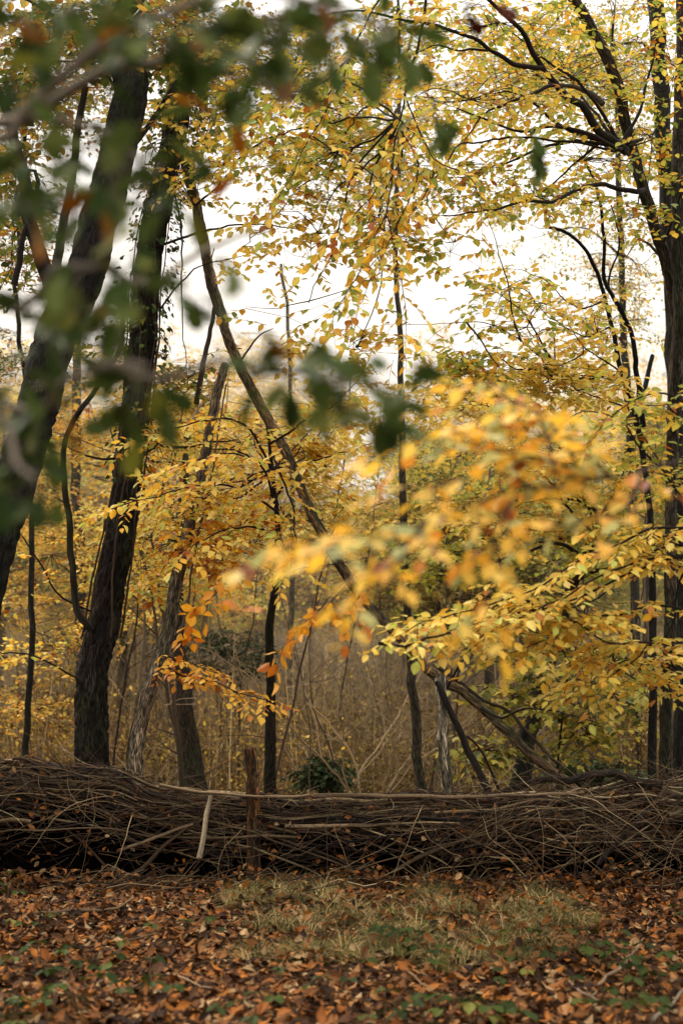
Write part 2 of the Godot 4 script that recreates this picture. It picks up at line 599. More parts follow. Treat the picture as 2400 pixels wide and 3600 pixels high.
func build_hedge() -> void:
	var at := Vector3(0, 0, HEDGE_Z)
	var root := thing("brushwood_hedge", "long low dead hedge of stacked brown sticks and brushwood across the clearing", "hedge", at)
	# rotted leaf mould and packed twigs that fill the middle
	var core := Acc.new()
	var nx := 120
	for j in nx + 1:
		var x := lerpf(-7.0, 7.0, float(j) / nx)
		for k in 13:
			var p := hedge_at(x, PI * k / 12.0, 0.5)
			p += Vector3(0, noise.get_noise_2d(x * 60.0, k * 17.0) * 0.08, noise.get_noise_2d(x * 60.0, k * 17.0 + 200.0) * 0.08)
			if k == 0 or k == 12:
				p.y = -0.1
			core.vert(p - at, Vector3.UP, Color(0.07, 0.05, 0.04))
	for j in nx:
		for k in 12:
			var p := j * 13 + k
			core.tri(p, p + 13, p + 1)
			core.tri(p + 1, p + 13, p + 14)
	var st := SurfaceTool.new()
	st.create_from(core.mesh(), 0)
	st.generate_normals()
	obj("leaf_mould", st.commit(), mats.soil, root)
	# the thicker sticks, one by one
	for j in 290:
		var a := Acc.new()
		var top := rng.randf() < 0.3
		var len := rng.randf_range(0.8, 2.8)
		var x0 := rng.randf_range(-3.9, 3.7) - len * 0.5
		var phi := rng.randf_range(1.1, 1.75) if top else rng.randf_range(0.15, 1.0) if rng.randf() < 0.45 else rng.randf_range(0.6, 1.3)
		var left := x0 < -0.9
		var drift := rng.randf_range(-0.25, 0.25) if rng.randf() < 0.55 else rng.randf_range(-1.1, 1.1)
		var r := rng.randf_range(0.006, 0.0145) * (1.2 if top else 1.0)
		if rng.randf() < 0.14: r = rng.randf_range(0.014, 0.026)
		var path := smoothed(hedge_stick(x0, len, phi, drift, rng.randf_range(-0.03, 0.12), 1.0 if r < 0.012 else 0.45), 0.09)
		if rng.randf() < 0.5:
			path.reverse()
		limb(a, path, r, r * 0.45, 6, pick(STICKS), 0.0, 0.2, 1.0, true, 0.35)
		# one or two side shoots
		for k in rng.randi_range(0, 4):
			var q := path[rng.randi_range(path.size() / 4, path.size() - 2)]
			var d := (path[path.size() - 1] - path[0]).normalized() + Vector3(rng.randf_range(-0.3, 0.3), rng.randf_range(-0.5, 0.8), rng.randf_range(0.0, 0.5))
			limb(a, smoothed(PackedVector3Array([q, q + d * 0.15 + jig(0.02), q + d * 0.3 + jig(0.06)]), 0.1), r * 0.5, 0.0012, 4, Color(0.36, 0.29, 0.22), 0, 0.1)
		obj("stick", shifted(a, at).mesh(), mats.stick, root)
	# the rest: hundreds of thinner sticks and twigs
	var w := Acc.new()
	for j in 330:
		var len := rng.randf_range(0.4, 2.0)
		var x0 := rng.randf_range(-5.5, 5.5) - len * 0.5
		limb(w, hedge_stick(x0, len, rng.randf_range(0.2, 2.0), rng.randf_range(-0.5, 0.5), rng.randf_range(0.0, 0.3), 1.6), rng.randf_range(0.003, 0.009), 0.0015, 4, pick(["3a2e22", 3, "2c221a", 4, "221a14", 3, "5c4c3a", 1.5]), 0, 0.15, 1.0, true, 0.3)
	for j in 1000:      # brush: short crooked twigs at all angles
		var x := rng.randf_range(-5.0, 5.0)
		if rng.randf() < 0.35: x = rng.randf_range(0.8, 3.6)
		var p := hedge_at(x, rng.randf_range(0.05, 1.7), rng.randf_range(-0.02, 0.1))
		var an := rng.randf_range(-0.7, 0.7)
		if rng.randf() < 0.3: an = rng.randf_range(-1.5, 1.5)
		var d := Vector3(cos(an), sin(an), rng.randf_range(-0.15, 0.3)).normalized()
		if rng.randf() < 0.5: d.x = -d.x
		var len := rng.randf_range(0.2, 0.8)
		var b := jig(0.5)
		var pts := PackedVector3Array()
		for k in 6:
			var f := k / 5.0
			pts.append(p + d * len * f + b * len * f * f * 0.6 + jig(0.012))
		limb(w, pts, rng.randf_range(0.0018, 0.0045), 0.0008, 3, pick(STICKS), 0, 0, 1.0, false, 0.25)
	for j in 260:       # long thin arching stems, most on the right, some reaching the ground in front
		var x := rng.randf_range(0.6, 3.6) if rng.randf() < 0.6 else rng.randf_range(-3.6, 0.6)
		var p := hedge_at(x, rng.randf_range(0.5, 1.6), -0.03)
		var q := p + Vector3(rng.randf_range(-1.2, 0.9), 0, rng.randf_range(0.1, 0.85))
		q.y = maxf(ground_y(q.x, q.z) + 0.02, p.y - rng.randf_range(0.1, 0.75))
		var mid := p.lerp(q, 0.5) + Vector3(rng.randf_range(-0.15, 0.15), rng.randf_range(-0.05, 0.22), rng.randf_range(0.0, 0.12))
		limb(w, smoothed(PackedVector3Array([p, mid, q]), 0.08, 0.04), rng.randf_range(0.002, 0.005), 0.001, 4, pick(STICKS), 0, 0.1, 1.0, false, 0.25)
	for j in 110:       # sticks that have slid off and lie before the hedge
		var x := rng.randf_range(-3.6, 3.8)
		var z := HEDGE_Z + 0.6 + 0.75 * pow(rng.randf(), 1.6)
		var d := Vector3(1, 0, rng.randf_range(-0.5, 0.5)).normalized() * rng.randf_range(0.3, 1.1)
		var pts := PackedVector3Array()
		for k in 5:
			var q := Vector3(x, 0, z) + d * (k / 4.0)
			q.y = ground_y(q.x, q.z) + 0.03 + rng.randf_range(0.0, 0.05) + 0.06 * rng.randf() * k
			pts.append(q)
		limb(w, pts, rng.randf_range(0.003, 0.009), 0.0015, 5, pick(STICKS), 0, 0.1, 1.0, true, 0.25)
	obj("brushwood", shifted(w, at).mesh(), mats.twig, root).set_meta("kind", "stuff")

# ------------------------------------------------------------------ ground and litter
func build_ground() -> void:
	var xs := PackedFloat32Array()
	var zs := PackedFloat32Array()
	for j in 131:
		var f := (j - 65) / 65.0
		xs.append(signf(f) * (absf(f) * 9.0 + pow(absf(f), 4.0) * 150.0))
	for j in 171:
		var f := j / 170.0
		zs.append(12.0 - f * 36.0 - pow(f, 3.5) * 190.0)
	var a := Acc.new()
	for z in zs:
		for x in xs:
			var y := ground_y(x, z)
			var e := 0.15
			var nn := Vector3(ground_y(x - e, z) - ground_y(x + e, z), 2 * e, ground_y(x, z - e) - ground_y(x, z + e)).normalized()
			var b := 1.0 + noise.get_noise_2d(x * 30.0, z * 30.0) * 0.5
			a.vert(Vector3(x, y, z), nn, Color(0.27 * b, 0.19 * b, 0.13 * b) if z > -20.0 else Color(0.42 * b, 0.31 * b, 0.2 * b))
	var w := xs.size()
	for j in zs.size() - 1:
		for k in w - 1:
			var p := j * w + k
			a.tri(p, p + w, p + 1)
			a.tri(p + 1, p + w, p + w + 1)
	var g := obj("ground", a.mesh(), mats.soil)
	tag(g, "brown woodland floor under the fallen leaves", "ground", "", "structure")
	# fallen leaves: the largest ones as pieces of the ground, the rest as litter
	var spots := []
	for j in 26000:
		var z := -4.2 - 9.3 * pow(rng.randf(), 0.8)
		var x := rng.randf_range(-1.0, 1.0) * (0.9 - z * 0.32)
		var flat := rng.randf_range(0.0, 0.45) if rng.randf() < 0.7 else rng.randf_range(0.4, 1.2)
		var b := Basis(Vector3.UP, rng.randf() * TAU) * Basis(Vector3(1, 0, 0), rng.randf_range(-1, 1) * flat + (PI if rng.randf() < 0.4 else 0.0)) * Basis(Vector3(0, 0, 1), rng.randf_range(-0.8, 0.8) * flat)
		var s := rng.randf_range(0.038, 0.086)
		if rng.randf() < 0.07: s *= 1.35
		spots.append([Transform3D(b.scaled(Vector3.ONE * s), Vector3(x, ground_y(x, z) + rng.randf_range(0.006, 0.03) + 0.02 * flat, z)), pick(DEAD)])
	for j in 2200:      # drifted against the foot of the hedge
		var x := rng.randf_range(-4.5, 4.5)
		var p := hedge_at(x, 0.01 + 0.05 * pow(rng.randf(), 2.0), -0.1 * rng.randf())
		var b := Basis(Vector3.UP, rng.randf() * TAU) * Basis(Vector3(1, 0, 0), rng.randf_range(-0.8, 0.8)) * Basis(Vector3(0, 0, 1), rng.randf_range(-0.8, 0.8))
		spots.append([Transform3D(b.scaled(Vector3.ONE * rng.randf_range(0.045, 0.08)), p + Vector3(0, rng.randf_range(-0.06, 0.01) + maxf(0.0, noise.get_noise_2d(x * 35.0, 77.0)) * 0.25 * rng.randf(), rng.randf_range(0.0, 0.3))), pick(DEAD)])
	for j in 14000:     # behind the hedge
		var z := -13.9 - 16.0 * pow(rng.randf(), 1.3)
		var x := rng.randf_range(-1.0, 1.0) * (1.0 - z * 0.33)
		var b := Basis.from_euler(Vector3(rng.randf_range(-0.6, 0.6), rng.randf() * TAU, rng.randf_range(-0.6, 0.6)))
		spots.append([Transform3D(b.scaled(Vector3.ONE * rng.randf_range(0.05, 0.1)), Vector3(x, ground_y(x, z) + 0.02, z)), pick(DEAD)])
	for j in 1500:       # caught in the hedge
		var p := hedge_at(rng.randf_range(-4.5, 4.5), rng.randf_range(0.05, 1.7), rng.randf_range(-0.02, 0.12))
		spots.append([Transform3D(Basis.from_euler(jig(3.0)).scaled(Vector3.ONE * rng.randf_range(0.04, 0.075)), p), pick(DEAD)])
	var order := range(spots.size())
	var sz := PackedFloat32Array()
	for q in spots:
		sz.append(seen_size(q[0], Vector3.ZERO) * absf(q[0].basis.y.normalized().dot((q[0].origin - EYE).normalized())))
	order.sort_custom(func(c, d): return sz[c] > sz[d])
	var rt := []
	var rc := []
	for k in order.size():
		var q: Array = spots[order[k]]
		if k < 295:
			obj("fallen_leaf", leaf_meshes.dead[k % 4], null, g, q[0]).set_surface_override_material(0, painted("dead", q[1]))
		else:
			var b := rng.randf_range(0.7, 1.05)
			rt.append(q[0])
			rc.append(Color(minf(q[1].r * b, 1), minf(q[1].g * b, 1), minf(q[1].b * b, 1)))
	many("leaf_litter", leaf_meshes.dead[0].duplicate(), rt, rc, mats.dead, g)

func grass_mesh(pal: Array) -> ArrayMesh:
	var a := Acc.new()
	a.flat = true
	for j in 44:
		var an := rng.randf() * TAU
		var d := Vector3(cos(an), 0, sin(an))
		var s := d.cross(Vector3.UP) * rng.randf_range(0.0016, 0.0036)
		var o := Vector3(rng.randf_range(-1, 1), 0, rng.randf_range(-1, 1)) * 0.05
		var h := rng.randf_range(0.1, 0.28)
		var lean := rng.randf_range(0.1, 0.34)
		var c := pick(pal)
		var prev := []
		for k in 5:
			var f := k / 4.0
			var p := o + Vector3.UP * h * (f - 0.45 * f * f * (lean / 0.3) * 1.7) + d * lean * f * f
			var w := s * (1.0 - f * 0.9)
			var now := [a.vert(p - w, Vector3.UP, c), a.vert(p + w, Vector3.UP, c)]
			if prev.size():
				a.tri(prev[0], now[0], prev[1])
				a.tri(prev[1], now[0], now[1])
			prev = now
	return a.mesh(mats.dead)

func build_grass() -> void:
	var ts := []
	var cs := []
	var centres := []
	for j in 46:
		var an := rng.randf() * TAU
		var r := sqrt(rng.randf())
		centres.append(Vector3(0.38 + cos(an) * r * 1.45, rng.randf_range(0.1, 0.34), -10.9 + sin(an) * r * 2.1))
	for j in 640:
		var c: Vector3 = centres[rng.randi_range(0, centres.size() - 1)]
		var an := rng.randf() * TAU
		var r := sqrt(rng.randf()) * c.y * (1.0 if rng.randf() < 0.8 else 1.8)
		var x := c.x + cos(an) * r
		var z := minf(c.z + sin(an) * r, -8.6)
		if z < -12.7: continue
		var s := rng.randf_range(0.6, 1.3) * (1.25 - minf(r / c.y, 1.0) * 0.5)
		ts.append(Transform3D(Basis(Vector3.UP, rng.randf() * TAU).scaled(Vector3(s, s * rng.randf_range(0.6, 1.15), s)), Vector3(x, ground_y(x, z) - 0.01, z)))
		var b := rng.randf_range(0.6, 1.0)
		cs.append(Color(b, b * rng.randf_range(0.9, 1.0), b * 0.9))
	var g := many("grass", grass_mesh(["b09c6a", 3, "d0bc8c", 3, "6a7036", 4, "4a5828", 3, "8c8050", 2]), ts, cs, null)
	var lt := []
	var lc := []
	for j in 420:
		var q: Transform3D = ts[rng.randi_range(0, ts.size() - 1)]
		lt.append(Transform3D(Basis.from_euler(jig(0.8)) .scaled(Vector3.ONE * rng.randf_range(0.045, 0.085)), q.origin + Vector3(rng.randf_range(-0.2, 0.2), rng.randf_range(0.03, 0.13), rng.randf_range(-0.2, 0.2))))
		lt[j].basis = Basis(Vector3.UP, rng.randf() * TAU) * lt[j].basis
		lc.append(pick(DEAD))
	tag(many("caught_leaves", leaf_meshes.dead[1].duplicate(), lt, lc, mats.dead), "dead leaves caught among the blades of the grass patch", "leaves", "", "stuff")
	tag(g, "patch of straw coloured and green grass in front of the hedge", "grass", "", "stuff")

# ------------------------------------------------------------------ small plants
func bramble(x: float, y: float, size: float, n: int, label: String, spread := 0.22) -> void:
	# stands on the ground where the photo shows it: walk down the sight line to the ground
	var d := 4.0
	while d < 14.0 and ray(x, y, d).y > ground_y(ray(x, y, d).x, -d) + 0.08:
		d += 0.05
	var at := ray(x, y, d)
	at.y = ground_y(at.x, at.z)
	var p := plant("bramble", label, "bramble", at, "bramble", "")
	p.base = "green"
	for j in n:
		var an := rng.randf() * TAU
		var out := Vector3(cos(an), 0, sin(an))
		var e := at + out * spread * rng.randf_range(0.3, 1.3) + Vector3.UP * rng.randf_range(0.05, 0.2)
		limb(p.wood, smoothed(PackedVector3Array([at, at.lerp(e, 0.5) + Vector3.UP * 0.09, e]), 0.05), 0.003, 0.0015, 4, Color(0.28, 0.22, 0.14), 0, 0, 1.0, false)
		var dirs := [out, out.rotated(Vector3.UP, 1.25), out.rotated(Vector3.UP, -1.25)]
		var c := pick(["34401a", 4, "3e4a1e", 3, "283414", 3, "505826", 1, "707034", 0.5])
		for q in 3:
			leaf(p, e + dirs[q] * 0.006, dirs[q] + Vector3.DOWN * rng.randf_range(0.05, 0.4), Vector3.UP + jig(0.4), size * rng.randf_range(0.8, 1.15), c)
	grown(p, mats.twig, "stem")

func lying_stick(list: Array, r: float, label: String, c: Color) -> void:
	var pts := PackedVector3Array()
	for j in list.size() / 2:
		var d := 4.0
		while d < 13.0 and ray(list[2 * j], list[2 * j + 1], d).y > 0.03:
			d += 0.04
		var q := ray(list[2 * j], list[2 * j + 1], d)
		q.y = ground_y(q.x, q.z) + 0.03 + r
		pts.append(q)
	var a := Acc.new()
	limb(a, smoothed(pts, 0.06, 0.02), r, r * 0.5, 7, c, 0, 0.25, 1.0, true, 0.3)
	var o := obj("fallen_stick", shifted(a, pts[0]).mesh(), mats.stick, null, Transform3D(Basis(), pts[0]))
	tag(o, label, "stick", "")

# a tree with a modelled trunk; returns the plant, so that boughs can be added
func tree(called: String, label: String, stem: PackedVector3Array, r0: float, r1: float, wcol: Color, rough: float, sides := 26, step := 0.06, flare := 0.35, ridges := 5.0, root_it := true, knob := 0.06) -> Dictionary:
	var pts := rooted(stem) if root_it else stem
	var p := plant(called, label, "tree", pts[0])
	var a := Acc.new()
	p.path = smoothed(pts, step, 0.02)
	limb(a, p.path, r0, r1, sides, wcol, rough, knob, 1.0, true, 0.25, flare, ridges)
	p.trunk = a
	return p

func finish(p: Dictionary, most := 290, wood := "branch") -> void:
	obj("trunk", shifted(p.trunk, p.at).mesh(), mats.bark, p.root)
	grown(p, null, wood, most)

func make_sky() -> void:
	var cam := Camera3D.new()
	cam.name = "camera"
	cam.position = EYE
	cam.rotation.x = PITCH
	cam.near = 0.05
	cam.far = 600.0
	var lens := CameraAttributesPhysical.new()
	lens.frustum_focal_length = 33.33
	lens.frustum_focus_distance = 12.6
	lens.exposure_aperture = 1.12
	cam.attributes = lens
	add_child(cam)
	cam.fov = rad_to_deg(2.0 * atan(1800.0 / F))
	cam.current = true

	# overcast sky: about three times as bright overhead as at the horizon, with faint unevenness
	var im := Image.create(256, 128, false, Image.FORMAT_RGBF)
	var cn := FastNoiseLite.new()
	cn.seed = 12
	cn.frequency = 1.2
	for y in 128:
		var el := (0.5 - (y + 0.5) / 128.0) * PI
		for x in 256:
			var az := TAU * x / 256.0
			var l := (1.0 + 2.0 * maxf(sin(el), 0.0)) / 3.0 * SKY_TOP
			l *= 1.0 + 0.1 * cn.get_noise_3d(cos(az) * cos(el) * 2.0, sin(el) * 4.0, sin(az) * cos(el) * 2.0)
			im.set_pixel(x, y, Color(l * 1.0, l * 0.965, l * 0.94))
	var sm := PanoramaSkyMaterial.new()
	sm.panorama = ImageTexture.create_from_image(im)
	var sky := Sky.new()
	sky.sky_material = sm
	var env := Environment.new()
	env.background_mode = Environment.BG_SKY
	env.sky = sky
	env.tonemap_mode = Environment.TONE_MAPPER_LINEAR
	env.tonemap_exposure = 2.5
	env.volumetric_fog_enabled = true
	env.volumetric_fog_density = 0.0
	env.sdfgi_enabled = true
	env.ssao_enabled = true
	env.ssil_enabled = true
	var we := WorldEnvironment.new()
	we.name = "world_environment"
	we.environment = env
	add_child(we)
	var sun := DirectionalLight3D.new()
	sun.name = "sun"
	sun.light_energy = 0.5
	sun.light_angular_distance = 25.0
	sun.light_color = Color(1.0, 0.95, 0.86)
	sun.shadow_enabled = true
	add_child(sun)
	sun.look_at_from_position(Vector3(-5, 9, -6.5), Vector3.ZERO)

const SKY_TOP := 1.2

func _ready() -> void:
	rng.seed = 20
	noise.seed = 5
	noise.frequency = 0.03
	noise.fractal_octaves = 3
	make_sky()
	make_materials()
	make_leaves()
	build_ground()
	build_trees()
	build_far()
	build_hedge()
	build_grass()
	build_small()
	build_front()

# ------------------------------------------------------------------ the trees one can tell apart
func build_trees() -> void:
	rng.seed = 101
	var dark := Color(0.125, 0.1, 0.078)
	# the thick tree at the left edge
	var p := tree("oak_tree", "thick dark furrowed trunk that leans in from the left edge, blurred green leaves before it", rays([-95, 2230, -25, 1920, 50, 1700, 130, 1430, 190, 1200, 300, 960, 350, 765, 450, 380, 455, 100, 440, -250], 11.6, 12.4), 0.2, 0.135, dark, 0.16, 44, 0.035, 0.3, 5.0)
	bough(p, rays([185, 1010, 150, 920, 105, 765, 70, 560, 20, 380, -60, 200], 12.0, 11.4), 0.075, 0.03, 0.0, 0.3, 5, DUSKY, 0.07)
	bough(p, rays([190, 1130, 205, 900, 240, 720, 260, 560, 300, 300], 12.1, 12.8), 0.045, 0.03, 0.0, 0.3, 5, DUSKY, 0.07)
	bough(p, rays([50, 1000, 130, 640, 60, 590, -100, 520], 11.8, 11.4), 0.03, 0.01, 0.5, 0.5, 8, DUSKY, 0.075)
	bough(p, rays([420, 560, 540, 420, 660, 240, 800, 60], 12.3, 12.6), 0.03, 0.01, 0.28, 0.5, 8, DUSKY, 0.075)
	bough(p, rays([450, 300, 300, 120, 150, 30, 0, -80], 12.3, 12.0), 0.03, 0.01, 0.28, 0.5, 8, DUSKY, 0.075)
	for b in [[120, 180, 12.8, 260, 200, 1.2, 55], [380, 60, 12.6, 300, 140, 1.2, 40], [60, 560, 13.0, 130, 240, 1.0, 30], [620, 120, 13.0, 240, 160, 1.2, 45], [40, 900, 13.2, 100, 180, 0.8, 16]]:
		cloud(p, b[0], b[1], b[2], b[3], b[4], b[5], b[6], DUSKY, 0.075, 0.4, 7, ray(430, 330, 12.3) if b[1] < 400 else ray(120, 800, 12.0), 0.02)
	finish(p)

	# the tall tree with ivy on its upper half
	p = tree("tall_tree", "tall leaning trunk with furrowed bark and ivy higher up, second trunk from the left", rays([325, 2720, 326, 2400, 365, 2180, 405, 1965, 440, 1735, 460, 1580, 480, 1390, 500, 1200, 508, 1070, 535, 840, 565, 690, 590, 575, 625, 400, 650, 150, 660, -200], 14.0, 14.6), 0.155, 0.11, Color(0.19, 0.15, 0.115), 0.22, 48, 0.03, 0.3, 5.0)
	# the slim stem that bows out of its foot and rises to the upper left
	bough(p, rays([322, 2215, 275, 2140, 252, 2000, 237, 1780, 222, 1620, 235, 1520, 290, 1430, 400, 1270, 430, 1180, 440, 1000], 13.9, 13.3), 0.038, 0.02, 0.0, 0.3, 5, GOLD, 0.07, 0.2, Color(0.15, 0.12, 0.09))
	bough(p, rays([320, 2150, 200, 2080, 90, 1900, -40, 1750], 13.9, 13.4), 0.012, 0.005, 0.3, 0.4, 6, GOLD, 0.065)
	bough(p, rays([335, 2420, 220, 2360, 100, 2300, -60, 2290], 14.0, 13.5), 0.012, 0.005, 0.35, 0.4, 6, GOLD, 0.065)
	bough(p, rays([480, 1620, 560, 1570, 690, 1570, 830, 1540], 14.1, 14.0), 0.02, 0.006, 0.3, 0.4, 7, GOLD, 0.068)
	bough(p, rays([475, 1600, 330, 1610, 240, 1575], 14.1, 14.0), 0.018, 0.008, 0.4, 0.35, 6, GOLD, 0.068)
	bough(p, rays([560, 700, 700, 600, 820, 570, 940, 480], 14.3, 14.0), 0.02, 0.006, 0.3, 0.4, 7, GOLD, 0.068)
	bough(p, rays([530, 870, 640, 840, 760, 800, 960, 790, 1100, 830], 14.3, 13.6), 0.016, 0.004, 0.55, 0.35, 3, GOLD, 0.068, 0.4)
	bough(p, rays([560, 1090, 640, 990, 720, 930, 860, 900], 14.3, 13.6), 0.012, 0.004, 0.5, 0.35, 3, GOLD, 0.068, 0.4)
	for b in [[540, 520, 14.6, 150, 250, 1.0, 30], [700, 330, 14.8, 160, 220, 1.0, 45], [460, 1230, 14.8, 130, 150, 0.8, 14], [660, 1330, 14.8, 100, 100, 0.8, 14]]:
		cloud(p, b[0], b[1], b[2], b[3], b[4], b[5], b[6], DUSKY, 0.07, 0.35, 7, ray(590, 575, 14.4), 0.015)
	finish(p)
	# its ivy
	var ivy := plant("ivy", "dark glossy ivy that climbs the upper half of the tall trunk", "ivy", ray(500, 1250, 14.2), "ivy")
	ivy.base = "green"
	for k in 5:
		var stem := PackedVector3Array()
		for q in p.path:
			var f := clampf((q.y - 1.9) / 6.0, 0.0, 1.0)
			if q.y > 2.2 and q.y < 9.0:
				var an := -0.4 + k * 0.75 + sin(q.y * 1.7 + k) * 0.5
				stem.append(q + Vector3(cos(an), 0, sin(an)) * lerpf(0.19, 0.15, f))
		limb(ivy.wood, stem, 0.012, 0.004, 5, Color(0.25, 0.2, 0.15), 0, 0.1)
	for k in 1500:
		var q: Vector3 = p.path[rng.randi_range(0, p.path.size() - 1)]
		if q.y < 3.6 + rng.randf() * 1.2 or q.y > 8.7:
			continue
		var an := rng.randf_range(-0.6, PI + 0.6)
		if rng.randf() < 0.3: an = rng.randf_range(-0.7, 0.5)
		var o := Vector3(cos(an), 0, sin(an))
		var out := o * rng.randf_range(0.16, 0.3)
		leaf(ivy, q + out, o + Vector3.DOWN * rng.randf_range(0.3, 1.2) + jig(0.6), o + Vector3.UP * 0.6 + jig(0.5), rng.randf_range(0.05, 0.085), pick(["2e3f20", 4, "3c4f28", 3, "526030", 1.5, "8a8a3a", 0.7, "24331a", 2]))
	grown(ivy, mats.twig, "stem")

	# the slim leaning tree with a snapped top
	p = tree("slim_tree", "slim leaning trunk with flaking grey bark and a snapped top, right of the tall trunk", rays([470, 2740, 482, 2590, 535, 2400, 597, 2195, 628, 2003, 693, 1735, 733, 1545, 762, 1390, 792, 1280], 13.7, 13.9), 0.085, 0.04, Color(0.6, 0.52, 0.42), 0.22, 24, 0.04, 0.3, 3.0)
	bough(p, rays([500, 2560, 560, 2400, 640, 2200, 668, 2050, 720, 1800, 760, 1560, 800, 1350], 13.55, 13.7), 0.014, 0.008, 0.0, 0.3, 5, GOLD, 0.07, 0.2, Color(0.4, 0.33, 0.24))
	bough(p, rays([545, 2460, 560, 2440, 575, 2480, 570, 2560, 520, 2640], 13.5, 13.4), 0.007, 0.004, 0.0, 0.3, 5, GOLD, 0.07, 0.2, Color(0.5, 0.42, 0.3))
	bough(p, rays([690, 1420, 725, 1250, 745, 1120, 760, 1000, 720, 860], 14.4, 14.8), 0.03, 0.015, 0.0, 0.3, 5, GOLD, 0.07, 0.2, Color(0.25, 0.2, 0.15))
	# the low branch of orange leaves that reaches right
	bough(p, rays([560, 2340, 640, 2370, 740, 2400, 850, 2440, 960, 2462], 13.4, 12.6), 0.01, 0.003, 0.085, 0.26, 6, ["eeb038", 3, "f4c24a", 3, "d08428", 1.5, "a85c20", 0.7], 0.066, 0.05)
	bough(p, rays([575, 2300, 640, 2330, 700, 2340, 770, 2370], 13.5, 12.9), 0.008, 0.003, 0.1, 0.22, 6, ["eeb038", 3, "f4c24a", 3, "d08428", 1.5, "a85c20", 0.7], 0.064, 0.05)
	finish(p)

	# the long dead trunk that leans across the picture
	p = tree("leaning_dead_trunk", "long bare dead trunk that leans from upper left down to the hedge on the right", rays([2010, 2760, 1965, 2729, 1866, 2652, 1782, 2568, 1720, 2507, 1628, 2438, 1529, 2378, 1452, 2287, 1353, 2187, 1261, 2088, 1110, 1835, 1033, 1651, 987, 1552, 918, 1430, 842, 1284, 803, 1190, 765, 1071, 735, 957, 712, 826, 673, 650, 640, 528], 14.0, 14.8), 0.04, 0.056, Color(0.6, 0.48, 0.34), 0.2, 26, 0.04, 0.0, 3.0)
	# a second strand of wood along its lower end
	limb(p.trunk, smoothed(rays([1980, 2700, 1880, 2600, 1790, 2500, 1720, 2470, 1640, 2420, 1540, 2350], 14.1, 14.3), 0.05, 0.03), 0.016, 0.016, 10, Color(0.36, 0.29, 0.21), 0.15, 0.1)
	for k in 14:
		var q: Vector3 = p.path[rng.randi_range(8, p.path.size() - 2)]
		var dir := Vector3(rng.randf_range(-1, 1), rng.randf_range(-0.2, 1.0), rng.randf_range(-0.3, 0.8)).normalized()
		limb(p.trunk, PackedVector3Array([q, q + dir * 0.09, q + dir * rng.randf_range(0.12, 0.3) + jig(0.03)]), rng.randf_range(0.008, 0.018), 0.005, 7, Color(0.55, 0.44, 0.31), 0.0, 0.2)
	for b in [[1690, 2490, 1760, 2520, 1840, 2495, 1960, 2500, 2100, 2540], [1570, 2420, 1640, 2300, 1700, 2230], [1290, 2130, 1270, 2050, 1262, 1960], [840, 1280, 900, 1190, 960, 1150], [690, 720, 760, 660, 850, 560]]:
		bough(p, rays(b, 14.0, 13.6), 0.014, 0.004, 0.0, 0.3, 5, GOLD, 0.07)
	finish(p)

	# props
	p = tree("prop_post", "pale flaking upright post that props the leaning dead trunk", rays([1571, 2790, 1556, 2591, 1552, 2430, 1548, 2385], 13.9, 14.05), 0.056, 0.047, Color(0.95, 0.86, 0.72), 0.25, 24, 0.03, 0.0, 4.0)
	finish(p)
	p = tree("prop_stick", "thin dark pole leaning beside the pale flaking post", rays([1713, 2785, 1628, 2600, 1567, 2470, 1540, 2400], 13.7, 14.0), 0.04, 0.03, Color(0.2, 0.15, 0.11), 0.12, 14, 0.05, 0.0, 4.0)
	limb(p.trunk, smoothed(rays([1752, 2775, 1690, 2640, 1640, 2590], 13.8, 13.9), 0.08, 0.02), 0.014, 0.01, 8, Color(0.22, 0.17, 0.12), 0.0, 0.1)
	finish(p)

	# the forked beech at the right edge
	p = tree("beech_tree", "forked grey beech at the right edge with dark branches reaching left overhead", rays([2338, 2740, 2340, 2400, 2352, 2270, 2357, 1735, 2362, 1506, 2368, 1276, 2378, 1148, 2340, 918, 2302, 803, 2256, 650, 2202, 459, 2172, 306, 2118, 176, 2065, 77, 2005, -20, 1900, -180], 14.1, 11.8), 0.064, 0.048, Color(0.36, 0.3, 0.23), 0.1, 30, 0.04, 0.35, 3.5)
	limb(p.trunk, smoothed(rays([2366, 1480, 2372, 1380, 2385, 1250, 2388, 1000, 2380, 765, 2384, 460, 2395, 200, 2400, -200], 13.2, 12.6), 0.06, 0.02), 0.07, 0.05, 20, Color(0.32, 0.27, 0.21), 0.08, 0.06)
	var bd := Color(0.17, 0.135, 0.1)
	p.grow = 1.08
	bough(p, rays([2195, 530, 2180, 513, 2103, 467, 2057, 383, 1973, 321, 1912, 245, 1866, 161, 1828, 107, 1766, 46, 1690, -30], 11.9, 10.8), 0.042, 0.014, 0.3, 0.45, 8, OLIVE, 0.066, 0.3, bd)
	bough(p, rays([1905, 240, 1828, 230, 1766, 199, 1713, 168, 1659, 130, 1544, 92, 1445, 73, 1315, 42, 1180, 40], 11.2, 10.4), 0.022, 0.006, 0.2, 0.42, 8, OLIVE, 0.066, 0.15, bd)
	bough(p, rays([1713, 178, 1629, 176, 1537, 157, 1450, 190], 10.9, 10.5), 0.012, 0.004, 0.22, 0.35, 7, OLIVE, 0.064, 0.2, bd)
	bough(p, rays([2185, 520, 2157, 520, 2065, 467, 1950, 444, 1881, 459, 1812, 459, 1736, 436, 1674, 406, 1600, 380], 11.8, 10.6), 0.022, 0.006, 0.22, 0.4, 8, OLIVE, 0.066, 0.25, bd)
	bough(p, rays([2118, 367, 2080, 329, 2011, 298, 1950, 300, 1860, 250], 11.8, 12.0), 0.026, 0.01, 0.35, 0.4, 8, OLIVE, 0.066, 0.4, Color(0.3, 0.25, 0.2))
